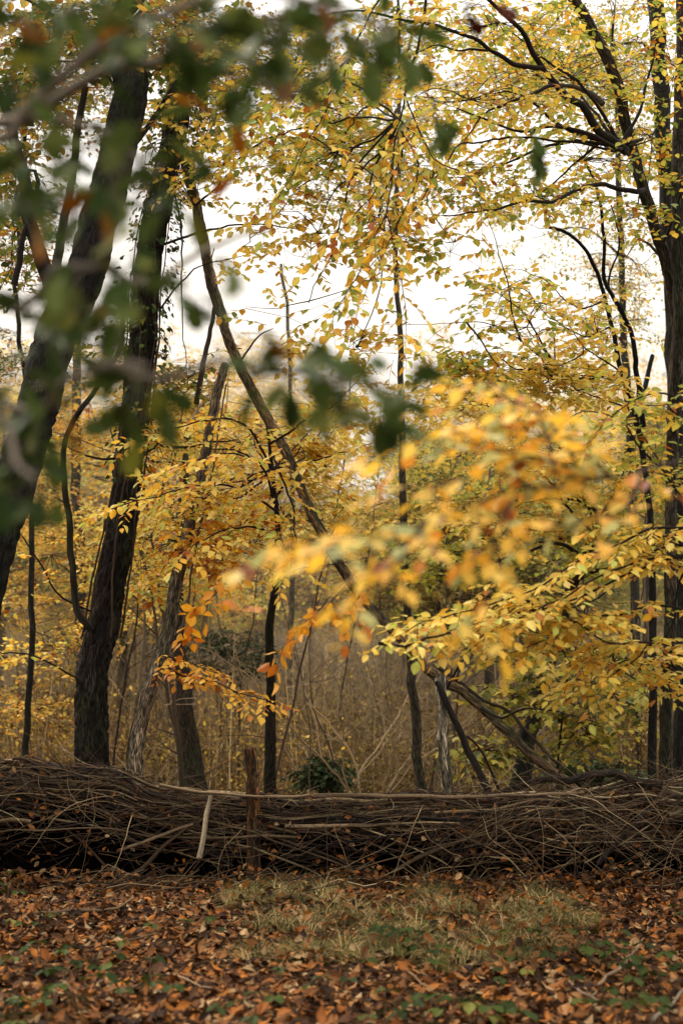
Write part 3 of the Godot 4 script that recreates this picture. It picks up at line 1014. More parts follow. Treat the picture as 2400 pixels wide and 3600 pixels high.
	bough(p, rays([1945, 300, 1919, 306, 1850, 337, 1751, 367, 1705, 402, 1650, 470], 11.3, 11.0), 0.018, 0.005, 0.25, 0.4, 8, OLIVE, 0.066, 0.3, bd)
	bough(p, rays([2260, 668, 2233, 673, 2157, 658, 2080, 650, 2004, 681, 1950, 712, 1828, 716, 1766, 727, 1690, 742, 1636, 754, 1560, 760], 11.9, 10.6), 0.024, 0.005, 0.2, 0.4, 8, YELLOW, 0.066, 0.3, bd)
	bough(p, rays([2150, 530, 1980, 500, 1830, 480, 1736, 490, 1659, 500, 1606, 513, 1506, 666, 1430, 765], 11.7, 10.2), 0.013, 0.004, 0.25, 0.4, 7, OLIVE, 0.066, 0.3, bd)
	bough(p, rays([2330, 850, 2390, 700, 2420, 600], 12.0, 11.6), 0.015, 0.006, 0.25, 0.4, 8, OLIVE, 0.07, 0.0, bd)
	for b in [[1750, 80, 11.6, 420, 130, 0.9, 42], [2000, 280, 12.6, 330, 200, 1.0, 56], [1650, 350, 11.6, 330, 160, 0.9, 42], [2050, 560, 12.8, 280, 150, 0.9, 34], [1650, 620, 11.4, 260, 120, 0.8, 28], [2290, 480, 11.4, 120, 300, 0.6, 12], [1880, 690, 12.4, 330, 70, 0.8, 26], [2330, 120, 12.0, 130, 160, 0.8, 12], [2230, 760, 11.6, 150, 60, 0.5, 7]]:
		cloud(p, b[0], b[1], b[2], b[3], b[4], b[5], b[6], OLIVE if rng.randf() < 0.7 else YELLOW, 0.062, 0.36, 7, ray(2180, 513, 11.9), 0.02)
	finish(p)

	# young beech with layered sprays low on the right
	p = tree("young_beech", "young beech at the lower right with level sprays of yellow leaves before the right trunk", rays([2600, 2900, 2610, 2400, 2600, 2000, 2580, 1500], 9.6, 9.8), 0.04, 0.02, Color(0.3, 0.25, 0.2), 0.05, 12, 0.1)
	for b in [
		[[2445, 1850, 2250, 1880, 2050, 1960, 1850, 2080, 1650, 2140, 1500, 2190, 1400, 2235], 9.7, 8.6, YELLOW],
		[[2445, 1950, 2300, 1960, 2120, 2020, 1960, 2110, 1800, 2190, 1680, 2260], 9.7, 8.9, YELLOW],
		[[2440, 2150, 2330, 2120, 2200, 2150, 2050, 2180, 1900, 2260, 1750, 2300], 9.7, 9.2, YELLOW],
		[[2435, 2270, 2350, 2265, 2270, 2260, 2150, 2265, 2030, 2190, 1920, 2150], 9.7, 9.2, YELLOW],
		[[2430, 2400, 2340, 2300, 2280, 2270, 2220, 2330, 2080, 2400], 9.6, 9.4, YELLOW],
		[[2440, 1700, 2330, 1660, 2240, 1560, 2180, 1480, 2080, 1440, 1980, 1480], 9.7, 9.0, OLIVE],
		[[2440, 1800, 2300, 1600, 2220, 1450, 2330, 1420, 2400, 1400], 9.7, 9.3, OLIVE],
		[[2445, 1450, 2380, 1400, 2280, 1390, 2180, 1440, 2110, 1490], 9.7, 9.1, OLIVE],
		[[1330, 2260, 1420, 2270, 1500, 2245, 1600, 2215, 1700, 2180], 8.5, 8.7, YELLOW]]:
		var line: Array = b[0]
		if line[0] > 2400:
			line = [2605, line[1] + 30] + line
		bough(p, rays(line, b[1], b[2]), 0.012, 0.003, 0.13, 0.3, 8, b[3], 0.062, 0.1, Color(0.17, 0.13, 0.1), 0.22, 0.12)
	for b in [[1900, 2150, 9.6, 340, 120, 0.5, 42], [2150, 2330, 10.0, 230, 130, 0.5, 30], [2250, 1900, 9.6, 150, 90, 0.4, 16], [1650, 2210, 9.2, 200, 60, 0.4, 18]]:
		cloud(p, b[0], b[1], b[2], b[3], b[4], b[5], b[6], YELLOW, 0.06, 0.32, 8, ray(2600, 1950, 9.7), 0.012)
	finish(p)

	# golden sprays in the middle, on a bough that comes down from above
	p = plant("hanging_beech_bough", "beech bough hanging from above with golden and green leaves against the white sky", "branch", ray(1550, -300, 10.5))
	for b in [
		[[1550, -300, 1480, 100, 1400, 420, 1360, 760, 1340, 900], 10.5, 9.8, GOLD, 0.016],
		[[1550, -300, 1300, 60, 1180, 320, 1050, 560, 980, 700], 10.5, 10.2, OLIVE, 0.014],
		[[1395, 440, 1460, 560, 1440, 700, 1380, 820, 1320, 940, 1260, 1080], 10.2, 9.8, GOLD, 0.008],
		[[1420, 330, 1530, 560, 1650, 620, 1690, 760], 10.2, 9.8, OLIVE, 0.008],
		[[1365, 740, 1290, 900, 1230, 1000, 1160, 1150], 9.9, 9.6, OLIVE, 0.006],
		[[1360, 760, 1400, 920, 1430, 1100, 1430, 1190], 9.9, 9.7, GOLD, 0.006],
		[[1250, 180, 1120, 300, 1000, 330, 880, 420], 10.4, 10.2, OLIVE, 0.008],
		[[1100, 480, 1220, 560, 1330, 640, 1250, 760, 1150, 850], 10.3, 10.0, GOLD, 0.007]]:
		bough(p, rays(b[0], b[1], b[2]), b[4], 0.002, 0.16, 0.3, 7, b[3], 0.066, 0.15, Color(0.16, 0.12, 0.1), 0.4, 0.3)
	for b in [[1200, 520, 11.6, 360, 300, 1.0, 62, OLIVE], [1000, 330, 11.8, 380, 270, 1.0, 62, OLIVE], [800, 560, 12.6, 220, 220, 0.8, 24, YELLOW], [1330, 800, 10.8, 200, 160, 0.5, 14, OLIVE], [1120, 820, 11.4, 240, 120, 0.6, 14, YELLOW], [1600, 850, 11.4, 220, 130, 0.6, 5, OLIVE], [1080, 1060, 11.6, 260, 150, 0.6, 5, OLIVE], [880, 850, 12.4, 200, 170, 0.6, 6, YELLOW], [1250, 1220, 11.0, 260, 90, 0.5, 12, YELLOW]]:
		cloud(p, b[0], b[1], b[2], b[3], b[4], b[5], b[6], b[7], 0.064, 0.36, 7, ray(1400, 420, 10.2), 0.01)
	grown(p)

	# sapling whose arching branches cross the white gap on the right
	p = tree("arching_sapling", "thin forked sapling whose sparse leafy branches arch across the white gap on the right", rays([2290, 2760, 2292, 2300, 2290, 2040, 2279, 1774, 2230, 1450, 2187, 1315, 2149, 1148, 2126, 1056, 2095, 957, 2057, 880, 1996, 819, 1930, 800], 14.6, 13.6), 0.05, 0.016, Color(0.17, 0.14, 0.11), 0.06, 14, 0.08)
	limb(p.trunk, smoothed(rays([2260, 1500, 2248, 1391, 2218, 1194, 2187, 1100, 2126, 987, 2126, 865, 2110, 765, 2095, 658, 2060, 560], 14.2, 13.4), 0.08, 0.03), 0.03, 0.012, 8, Color(0.14, 0.11, 0.09), 0, 0.1)
	limb(p.trunk, smoothed(rays([2200, 1130, 2140, 1000, 2170, 850, 2150, 720], 14.0, 13.6), 0.08, 0.03), 0.014, 0.006, 6, Color(0.14, 0.11, 0.09), 0, 0.1)
	for b in [
		[[2187, 1315, 2050, 1330, 1950, 1290, 1830, 1200, 1760, 1150, 1640, 1135, 1400, 1140], 12.4, 11.2, OLIVE, 0.35, 3],
		[[2230, 1440, 2100, 1400, 1990, 1340, 1890, 1280, 1800, 1240], 12.4, 11.4, YELLOW, 0.16, 7],
		[[1950, 1290, 1890, 1180, 1830, 1090, 1760, 1040, 1700, 1000], 12.0, 11.2, OLIVE, 0.25, 5],
		[[1830, 1200, 1800, 1110, 1780, 980, 1740, 850, 1700, 740], 11.7, 11.0, OLIVE, 0.5, 3],
		[[2126, 1056, 2050, 1080, 1980, 1050, 1900, 970, 1800, 940], 12.6, 11.4, OLIVE, 0.28, 5],
		[[2149, 1148, 2060, 1180, 1950, 1130, 1880, 1060], 12.6, 11.6, YELLOW, 0.22, 6],
		[[2187, 1315, 2080, 1240, 2010, 1160, 1990, 1080], 12.6, 11.8, YELLOW, 0.18, 7],
		[[1640, 1135, 1700, 1210, 1760, 1300, 1780, 1380], 11.2, 11.0, OLIVE, 0.2, 5]]:
		bough(p, rays(b[0], b[1], b[2]), 0.01, 0.002, b[4], 0.28, b[5], b[3], 0.066, 0.2, Color(0.17, 0.13, 0.1), 0.5, 0.3)
	for b in [[1850, 1150, 11.8, 260, 130, 0.6, 16, OLIVE], [2100, 1180, 12.6, 150, 160, 0.6, 22, YELLOW], [1950, 1330, 12.0, 320, 90, 0.7, 55, YELLOW], [1620, 1290, 11.4, 180, 90, 0.5, 24, OLIVE], [1800, 1000, 14.0, 300, 120, 0.6, 14, OLIVE]]:
		cloud(p, b[0], b[1], b[2], b[3], b[4], b[5], b[6], b[7], 0.064, 0.3, 6, ray(1950, 1290, 12.0), 0.008)
	finish(p)

	# the golden young beech that fills the middle left
	p = tree("golden_beech", "young beech with thin dark stem and golden leaves between snapped trunk and leaning dead trunk", rays([949, 2785, 949, 2591, 953, 2400, 945, 2310, 949, 2195, 968, 2034, 975, 1850, 950, 1600, 930, 1450], 15.6, 14.6), 0.08, 0.012, Color(0.22, 0.17, 0.12), 0.06, 14, 0.1)
	for b in [
		[[960, 1650, 860, 1500, 740, 1480, 600, 1510, 480, 1560], 13.6, 12.2, GOLD],
		[[950, 1560, 1080, 1470, 1180, 1420, 1260, 1330], 13.4, 12.0, YELLOW],
		[[970, 1750, 1060, 1640, 1180, 1600, 1300, 1560], 13.4, 12.0, YELLOW],
		[[975, 1800, 850, 1720, 700, 1700, 560, 1740, 400, 1790], 13.4, 12.0, GOLD],
		[[985, 1900, 870, 1850, 750, 1880, 640, 1950], 13.4, 12.2, GOLD],
		[[970, 1780, 930, 1650, 850, 1600, 760, 1600, 640, 1630], 13.0, 11.8, GOLD],
		[[960, 1600, 1020, 1760, 1040, 1900, 1000, 2010], 13.0, 12.0, GOLD]]:
		bough(p, rays(b[0], b[1], b[2]), 0.014, 0.003, 0.15, 0.32, 8, b[3], 0.07, 0.12, Color(0.17, 0.13, 0.1), 0.35, 0.15)
	for b in [[850, 1560, 15.6, 290, 140, 0.6, 45, GOLD], [1000, 1820, 15.6, 250, 180, 0.6, 55, YELLOW], [700, 1760, 13.2, 240, 130, 0.7, 34, GOLD], [1140, 1450, 15.6, 220, 160, 0.6, 30, YELLOW], [620, 1900, 16, 240, 200, 0.8, 46, YELLOW], [880, 1950, 17, 260, 170, 1.0, 34, YELLOW], [420, 1900, 17, 200, 220, 1.0, 30, YELLOW], [1180, 1500, 18, 200, 200, 1.0, 22, YELLOW], [760, 1900, 14.0, 170, 120, 0.6, 22, ORANGE], [1150, 1640, 15.6, 180, 120, 0.5, 24, YELLOW], [560, 1560, 14.5, 150, 120, 0.6, 20, GOLD], [560, 2030, 15, 150, 90, 0.6, 14, GOLD]]:
		cloud(p, b[0], b[1], b[2], b[3], b[4], b[5], b[6], b[7], 0.066, 0.34, 8, ray(960, 1650, 14.4), 0.012)
	finish(p)

	# the twig of leaves that hangs in front of the dark trunk
	p = plant("hanging_twig", "thin twig hanging in the middle with a few golden leaves at its ends", "branch", ray(1290, 1960, 9.4))
	for b in [[[1290, 1960, 1240, 2030, 1150, 2110, 1090, 2180, 1020, 2240, 985, 2300], 9.4, 9.2], [[1240, 2030, 1200, 2080, 1170, 2120, 1190, 2170], 9.4, 9.3], [[1290, 1960, 1270, 2060, 1250, 2120, 1262, 2180], 9.4, 9.5], [[1290, 1960, 1000, 2010, 860, 1960, 780, 2060, 700, 2150, 640, 2230], 9.4, 10.6]]:
		bough(p, rays(b[0], b[1], b[2]), 0.004, 0.0015, 0.12, 0.15, 4, ["dfa028", 3, "d28c1e", 2, "b96a1c", 1.5], 0.075, 0.55, Color(0.2, 0.14, 0.1), 0.8, 0.5)
	grown(p)

	# dark leaning trunk behind the right-hand leaves
	p = tree("dark_leaning_tree", "dark mossy trunk leaning right behind the yellow sprays on the right", rays([1825, 2770, 1850, 2600, 1890, 2460, 1950, 2250, 2010, 2050, 2090, 1880, 2160, 1740, 2215, 1550, 2260, 1380, 2290, 1250], 16.4, 17.4), 0.125, 0.025, Color(0.15, 0.125, 0.09), 0.15, 20, 0.08)
	for b in [[[2010, 2050, 2080, 2010, 2150, 1990, 2260, 1900], 16.6, 16.2], [[2050, 1960, 1960, 1910, 1880, 1930, 1700, 1990], 16.6, 16.0], [[2100, 1860, 2080, 1780, 1980, 1750, 1840, 1770], 16.8, 16.2], [[1930, 2320, 1850, 2230, 1750, 2200], 16.4, 16.0]]:
		bough(p, rays(b[0], b[1], b[2]), 0.03, 0.006, 0.3, 0.4, 7, PALEGREEN, 0.075)
	for b in [[1750, 1850, 16.5, 330, 140, 1.0, 60, YELLOW], [1950, 1600, 16.5, 330, 180, 1.0, 85, YELLOW], [2230, 1650, 16.5, 180, 250, 1.0, 40, OLIVE], [1560, 1950, 16.0, 240, 120, 0.8, 34, PALEGREEN], [1700, 1420, 16.0, 350, 110, 0.8, 70, YELLOW], [2100, 1900, 16.8, 200, 140, 0.7, 26, PALEGREEN]]:
		cloud(p, b[0], b[1], b[2], b[3], b[4], b[5], b[6], b[7], 0.07, 0.4, 8, ray(2090, 1880, 16.8), 0.02)
	finish(p, 200)

	# green sapling low on the right
	p = tree("green_sapling", "small leafy sapling with pale green leaves low on the right behind the hedge", rays([1960, 2790, 1965, 2600, 1990, 2400, 2030, 2250, 2060, 2120], 15.0, 14.6), 0.018, 0.006, Color(0.25, 0.2, 0.14), 0.0, 8, 0.12)
	p.kind = "maple"
	for b in [[1990, 2420, 14.8, 220, 130, 0.6, 36], [1800, 2450, 15.2, 130, 90, 0.5, 16], [2060, 2580, 15.0, 120, 120, 0.5, 26], [1700, 2640, 14.6, 120, 50, 0.3, 22], [2220, 2450, 15.2, 120, 130, 0.5, 20], [1930, 2300, 15.2, 260, 80, 0.5, 26]]:
		cloud(p, b[0], b[1], b[2], b[3], b[4], b[5], b[6], ["b0aa48", 3, "c4b850", 3, "8f9440", 2, "66703a", 2, "dcc054", 2.5], 0.085, 0.32, 6, ray(1990, 2420, 14.8), 0.008)
	finish(p, 240)

# ------------------------------------------------------------------ everything beyond
func build_far() -> void:
	rng.seed = 202
	var yb := far_bough(YELLOW, 80, 0.09, 1.0)
	var gb := far_bough(GOLD, 80, 0.09, 1.0)
	var ob := far_bough(OLIVE, 80, 0.085, 1.0)
	var db := far_bough(DUSKY, 80, 0.085, 1.0)
	var pb := far_bough(PALEGREEN, 70, 0.09, 0.9)
	var dk := Color(0.19, 0.155, 0.12)
	far_tree("birch_tree", "tall thin trunk that crosses the white sky in the middle of the picture", "", rays([1480, 2790, 1464, 2590, 1445, 2400, 1437, 2270, 1420, 1900, 1414, 1720, 1408, 1400, 1406, 1240, 1403, 1150, 1391, 957, 1399, 535, 1402, 200, 1400, -200], 17, 18), 0.066, 0.016, Color(0.4, 0.35, 0.28), ob, [[1400, 250, 21, 320, 260, 1.5, 22, 0.75], [1150, 500, 21, 300, 250, 1.5, 20, 0.75], [1500, 1560, 21, 240, 120, 1.5, 7, 0.8], [1350, 560, 21, 200, 200, 1.2, 10, 0.7]], 0.08)
	far_tree("broad_tree", "broad soft brown trunk in the gap between the snapped trunk and the short post", "", rays([690, 2790, 664, 2591, 643, 2400, 630, 2200, 625, 1900, 650, 1700, 660, 1500], 18, 18.5), 0.17, 0.03, Color(0.34, 0.27, 0.2), gb, [[560, 1750, 21, 260, 170, 1.5, 8, 0.9], [700, 1450, 21, 240, 180, 1.5, 10, 0.9]], 0.08)
	far_tree("pale_trunk_tree", "greyish trunk seen between the left edge trunk and the tall trunk", "", rays([300, 2750, 290, 2300, 280, 1900, 268, 1660, 270, 1300, 280, 900], 25, 25.5), 0.12, 0.07, Color(0.36, 0.29, 0.22), gb, [[180, 1950, 22, 260, 180, 1.5, 14, 0.8], [150, 2230, 20, 260, 150, 1.2, 10, 0.7], [330, 1500, 25, 250, 200, 1.5, 14, 1.0], [100, 1700, 24, 200, 200, 1.5, 12, 0.9], [60, 2480, 20, 160, 90, 1.0, 6, 0.7]])
	far_tree("stout_tree", "stout dark trunk out of focus beside the fork of the right beech", "", rays([2400, 2780, 2395, 2300, 2385, 1700, 2365, 1100, 2345, 700, 2325, 400, 2300, 0, 2290, -300], 18, 18.5), 0.12, 0.11, Color(0.17, 0.14, 0.11), ob, [[2150, 150, 18.5, 300, 240, 1.5, 22, 0.75], [2200, 900, 18.5, 160, 160, 1.2, 5, 0.7], [2250, 550, 18.5, 160, 260, 1.2, 9, 0.7]], 0.1)
	far_tree("pale_sapling", "pale slender forked sapling against the white sky right of the dead trunk", "", rays([1000, 2750, 1030, 2000, 1020, 1400, 1013, 1160, 1010, 1060, 985, 930], 26, 26), 0.07, 0.03, Color(0.5, 0.44, 0.34), yb, [[1010, 1500, 26, 260, 120, 1.5, 8, 0.9]])
	far_tree("backdrop_tree", "slender dark tree right of the white gap with small dark leaves", "", rays([2240, 2750, 2230, 2200, 2215, 1600, 2190, 1200, 2180, 900, 2170, 500, 2150, 100], 23, 23.5), 0.09, 0.04, dk, ob, [[2000, 800, 23, 300, 160, 1.5, 5, 0.7], [2050, 200, 23, 280, 220, 1.5, 18, 0.75], [1750, 250, 23, 300, 200, 1.5, 16, 0.75], [2180, 1100, 23, 170, 200, 1.2, 6, 0.75]])
	far_tree("left_backdrop_tree", "dark tree behind the left trunks with olive leaves against the sky", "", rays([90, 2750, 110, 2200, 100, 1500, 60, 1000, 90, 500, 120, 0], 18, 18.5), 0.045, 0.02, dk, db, [[120, 300, 18.5, 260, 250, 1.5, 22, 0.75], [60, 800, 18.5, 160, 240, 1.2, 9, 0.75], [400, 150, 18.5, 260, 200, 1.5, 16, 0.75], [60, 1250, 18.5, 120, 130, 1.2, 6, 0.7], [850, 200, 18.5, 300, 180, 1.5, 16, 0.75]])

	# bare saplings of the thicket behind the hedge
	for j in 60:
		var d := rng.randf_range(17.5, 34.0)
		var x := rng.randf_range(-0.29, 0.29) * d
		if x / d < -0.19: x += 0.12 * d
		var h := rng.randf_range(3.0, 7.0)
		var r := rng.randf_range(0.012, 0.04)
		if absf(x / d * 5000.0 + 1200.0 - 1250.0) < 330.0: r *= 0.75
		var at := Vector3(x, ground_y(x, -d) - 0.1, -d)
		var lean := Vector3(rng.randf_range(-0.18, 0.18), 1, rng.randf_range(-0.1, 0.1))
		var a := Acc.new()
		var path := smoothed(PackedVector3Array([Vector3.ZERO, lean * h * 0.33 + jig(0.1), lean * h * 0.66 + jig(0.2), lean * h + jig(0.3)]), 0.25, 0.04)
		var c: Color = pick(["5a4a3a", 3, "6d5c48", 3, "84735a", 3, "3f3226", 2])
		limb(a, path, r, r * 0.3, 6, c, 0, 0.08)
		for k in 7:
			var q := path[rng.randi_range(path.size() / 5, path.size() - 2)]
			var dir := Vector3(rng.randf_range(-1, 1), rng.randf_range(0.1, 1.0), rng.randf_range(-1, 1)).normalized()
			var l := rng.randf_range(0.4, 1.3)
			limb(a, PackedVector3Array([q, q + dir * l * 0.5 + jig(0.06), q + dir * l + jig(0.1)]), r * 0.4, 0.002, 4, c, 0, 0, 1.0, false)
		var o := obj("bare_sapling", a.mesh(), mats.stick, null, Transform3D(Basis(), at))
		tag(o, "thin bare brown sapling in the thicket behind the hedge", "sapling", "bare saplings of the thicket")

	# yellow trees of the wood beyond
	for j in 46:
		var d := rng.randf_range(24.0, 60.0)
		var px := rng.randf_range(-350.0, 2750.0)
		var gap: bool = absf(px - 1330.0) < 190.0 and d < 48.0
		var top := 1480.0 + rng.randf_range(-150.0, 120.0)
		if gap: top = 1750.0
		var s := 24.0 / d
		var blobs := []
		var n := 5
		for k in n:
			var bx := px + rng.randf_range(-300, 300) * lerpf(s, 1.0, 0.4)
			var by := lerpf(top + 60.0, 2120.0, pow(rng.randf(), 0.8))
			if absf(bx - 1310.0) < 170.0 and by < 1750.0:
				continue
			blobs.append([bx, by, d + rng.randf_range(-1.5, 1.5), 210.0 * lerpf(s, 1.0, 0.35), 110.0 * lerpf(s, 1.0, 0.35), 1.6, 17, lerpf(1.0, 1.7, clampf((d - 24.0) / 36.0, 0, 1))])
		var m: ArrayMesh = [yb, yb, gb, pb, ob][rng.randi_range(0, 4)]
		var w: Color = [Color(0.3, 0.24, 0.18), Color(0.22, 0.18, 0.13), Color(0.42, 0.35, 0.27)][rng.randi_range(0, 2)]
		far_tree("wood_tree", "thin stemmed yellow tree in the blurred wood behind the clearing", "yellow trees of the wood beyond", rays([px, 2700, px + rng.randf_range(-50, 50), 2200, px + rng.randf_range(-80, 80), top + 100], d, d), rng.randf_range(0.06, 0.16), 0.03, w, m, blobs)

	# thin mist between the far trees
	var mist := FogVolume.new()
	mist.name = "mist"
	mist.size = Vector3(150, 30, 110)
	mist.position = Vector3(0, 12, -76)
	var fm := FogMaterial.new()
	fm.density = 0.009
	fm.albedo = Color(0.99, 0.95, 0.86)
	mist.material = fm
	add_child(mist)
	tag(mist, "thin pale mist between the trees of the distant wood", "mist", "", "stuff")

	# thicket of thin stems and dead brush
	var a := Acc.new()
	for j in 30:
		var o := Vector3(rng.randf_range(-1.3, 1.3), -0.1, rng.randf_range(-1.0, 1.0))
		var h := rng.randf_range(1.2, 4.6)
		var l := Vector3(rng.randf_range(-0.3, 0.3), 1, rng.randf_range(-0.3, 0.3))
		var c: Color = pick(["9a8460", 3, "b2986c", 3, "5a4832", 2, "c8b080", 3, "8a6a3e", 2, "dcc696", 2])
		var r := 0.004 + 0.024 * pow(rng.randf(), 2.5)
		var pts := PackedVector3Array([o, o + l * h * 0.3 + jig(0.08), o + l * h * 0.65 + jig(0.14), o + l * h + jig(0.2)])
		limb(a, pts, r, 0.002, 3, c, 0, 0, 1.0, false)
		for k in 5:
			var q := pts[1].lerp(pts[3], rng.randf())
			var dir := Vector3(rng.randf_range(-1, 1), rng.randf_range(-0.2, 0.9), rng.randf_range(-1, 1))
			limb(a, PackedVector3Array([q, q + dir * 0.3 + jig(0.05), q + dir * 0.55 + jig(0.1)]), r * 0.4, 0.0015, 3, c, 0, 0, 1.0, false)
	var src: Array = leaf_meshes.low[0].surface_get_arrays(0)
	var sv: PackedVector3Array = src[Mesh.ARRAY_VERTEX]
	for j in 760:
		var y := rng.randf()
		var at := Vector3(rng.randf_range(-1.4, 1.4), y * y * 2.6, rng.randf_range(-1.1, 1.1))
		var b := Basis.from_euler(jig(3.1)).scaled(Vector3.ONE * rng.randf_range(0.05, 0.13))
		var c: Color = pick(["b8965a", 3, "ccaa64", 3, "8a683c", 2, "d4b464", 2, "e8c850", 2.5])
		var base := a.v.size()
		for q in sv:
			a.vert(at + b * q, (b * Vector3.UP).normalized(), c)
		for q in src[Mesh.ARRAY_INDEX]:
			a.i.append(base + q)
	var bm := a.mesh(mats.dead)
	var ts := []
	var cs := []
	for j in 400:
		var d := 20.5 + 50.0 * pow(rng.randf(), 1.4)
		var x := rng.randf_range(-0.36, 0.36) * d + rng.randf_range(-1, 1)
		var s := rng.randf_range(0.55, 1.1) * lerpf(0.7, 1.3, clampf((d - 20.0) / 25.0, 0, 1))
		ts.append(Transform3D(Basis(Vector3.UP, rng.randf() * TAU).scaled(Vector3(s, s * rng.randf_range(0.7, 1.2), s)), Vector3(x, ground_y(x, -d), -d)))
		var v := rng.randf_range(0.5, 1.0)
		cs.append(Color(v, v * 0.98, v * 0.95))
	tag(many("thicket", bm, ts, cs, null), "brown thicket of thin stems and dead brush filling the wood behind the hedge", "thicket", "", "stuff")

	# the wood far behind, one mass of crowns
	ts = []
	cs = []
	for j in 5200:
		var d := rng.randf_range(62.0, 120.0)
		var x := rng.randf_range(-0.4, 0.4) * d
		var el := pow(rng.randf(), 0.8)
		var top := 15.0 + 3.0 * noise.get_noise_1d(x * 8.0) + d * 0.05
		if absf(x / d * 5000.0 - 110.0) < 190.0: top *= 0.55
		ts.append(Transform3D(Basis.from_euler(Vector3(rng.randf_range(-0.4, 0.4), rng.randf() * TAU, rng.randf_range(-0.4, 0.2))).scaled(Vector3.ONE * rng.randf_range(1.6, 2.8)), Vector3(x, ground_y(x, -d) + el * top, -d)))
		var v := rng.randf_range(0.85, 1.0)
		cs.append(Color(v, v * 0.97, v))
	tag(many("distant_wood", far_bough(YELLOW, 90, 0.09, 1.0), ts, cs, null), "distant mass of pale yellow autumn crowns closing the view behind the thicket", "woods", "", "stuff")

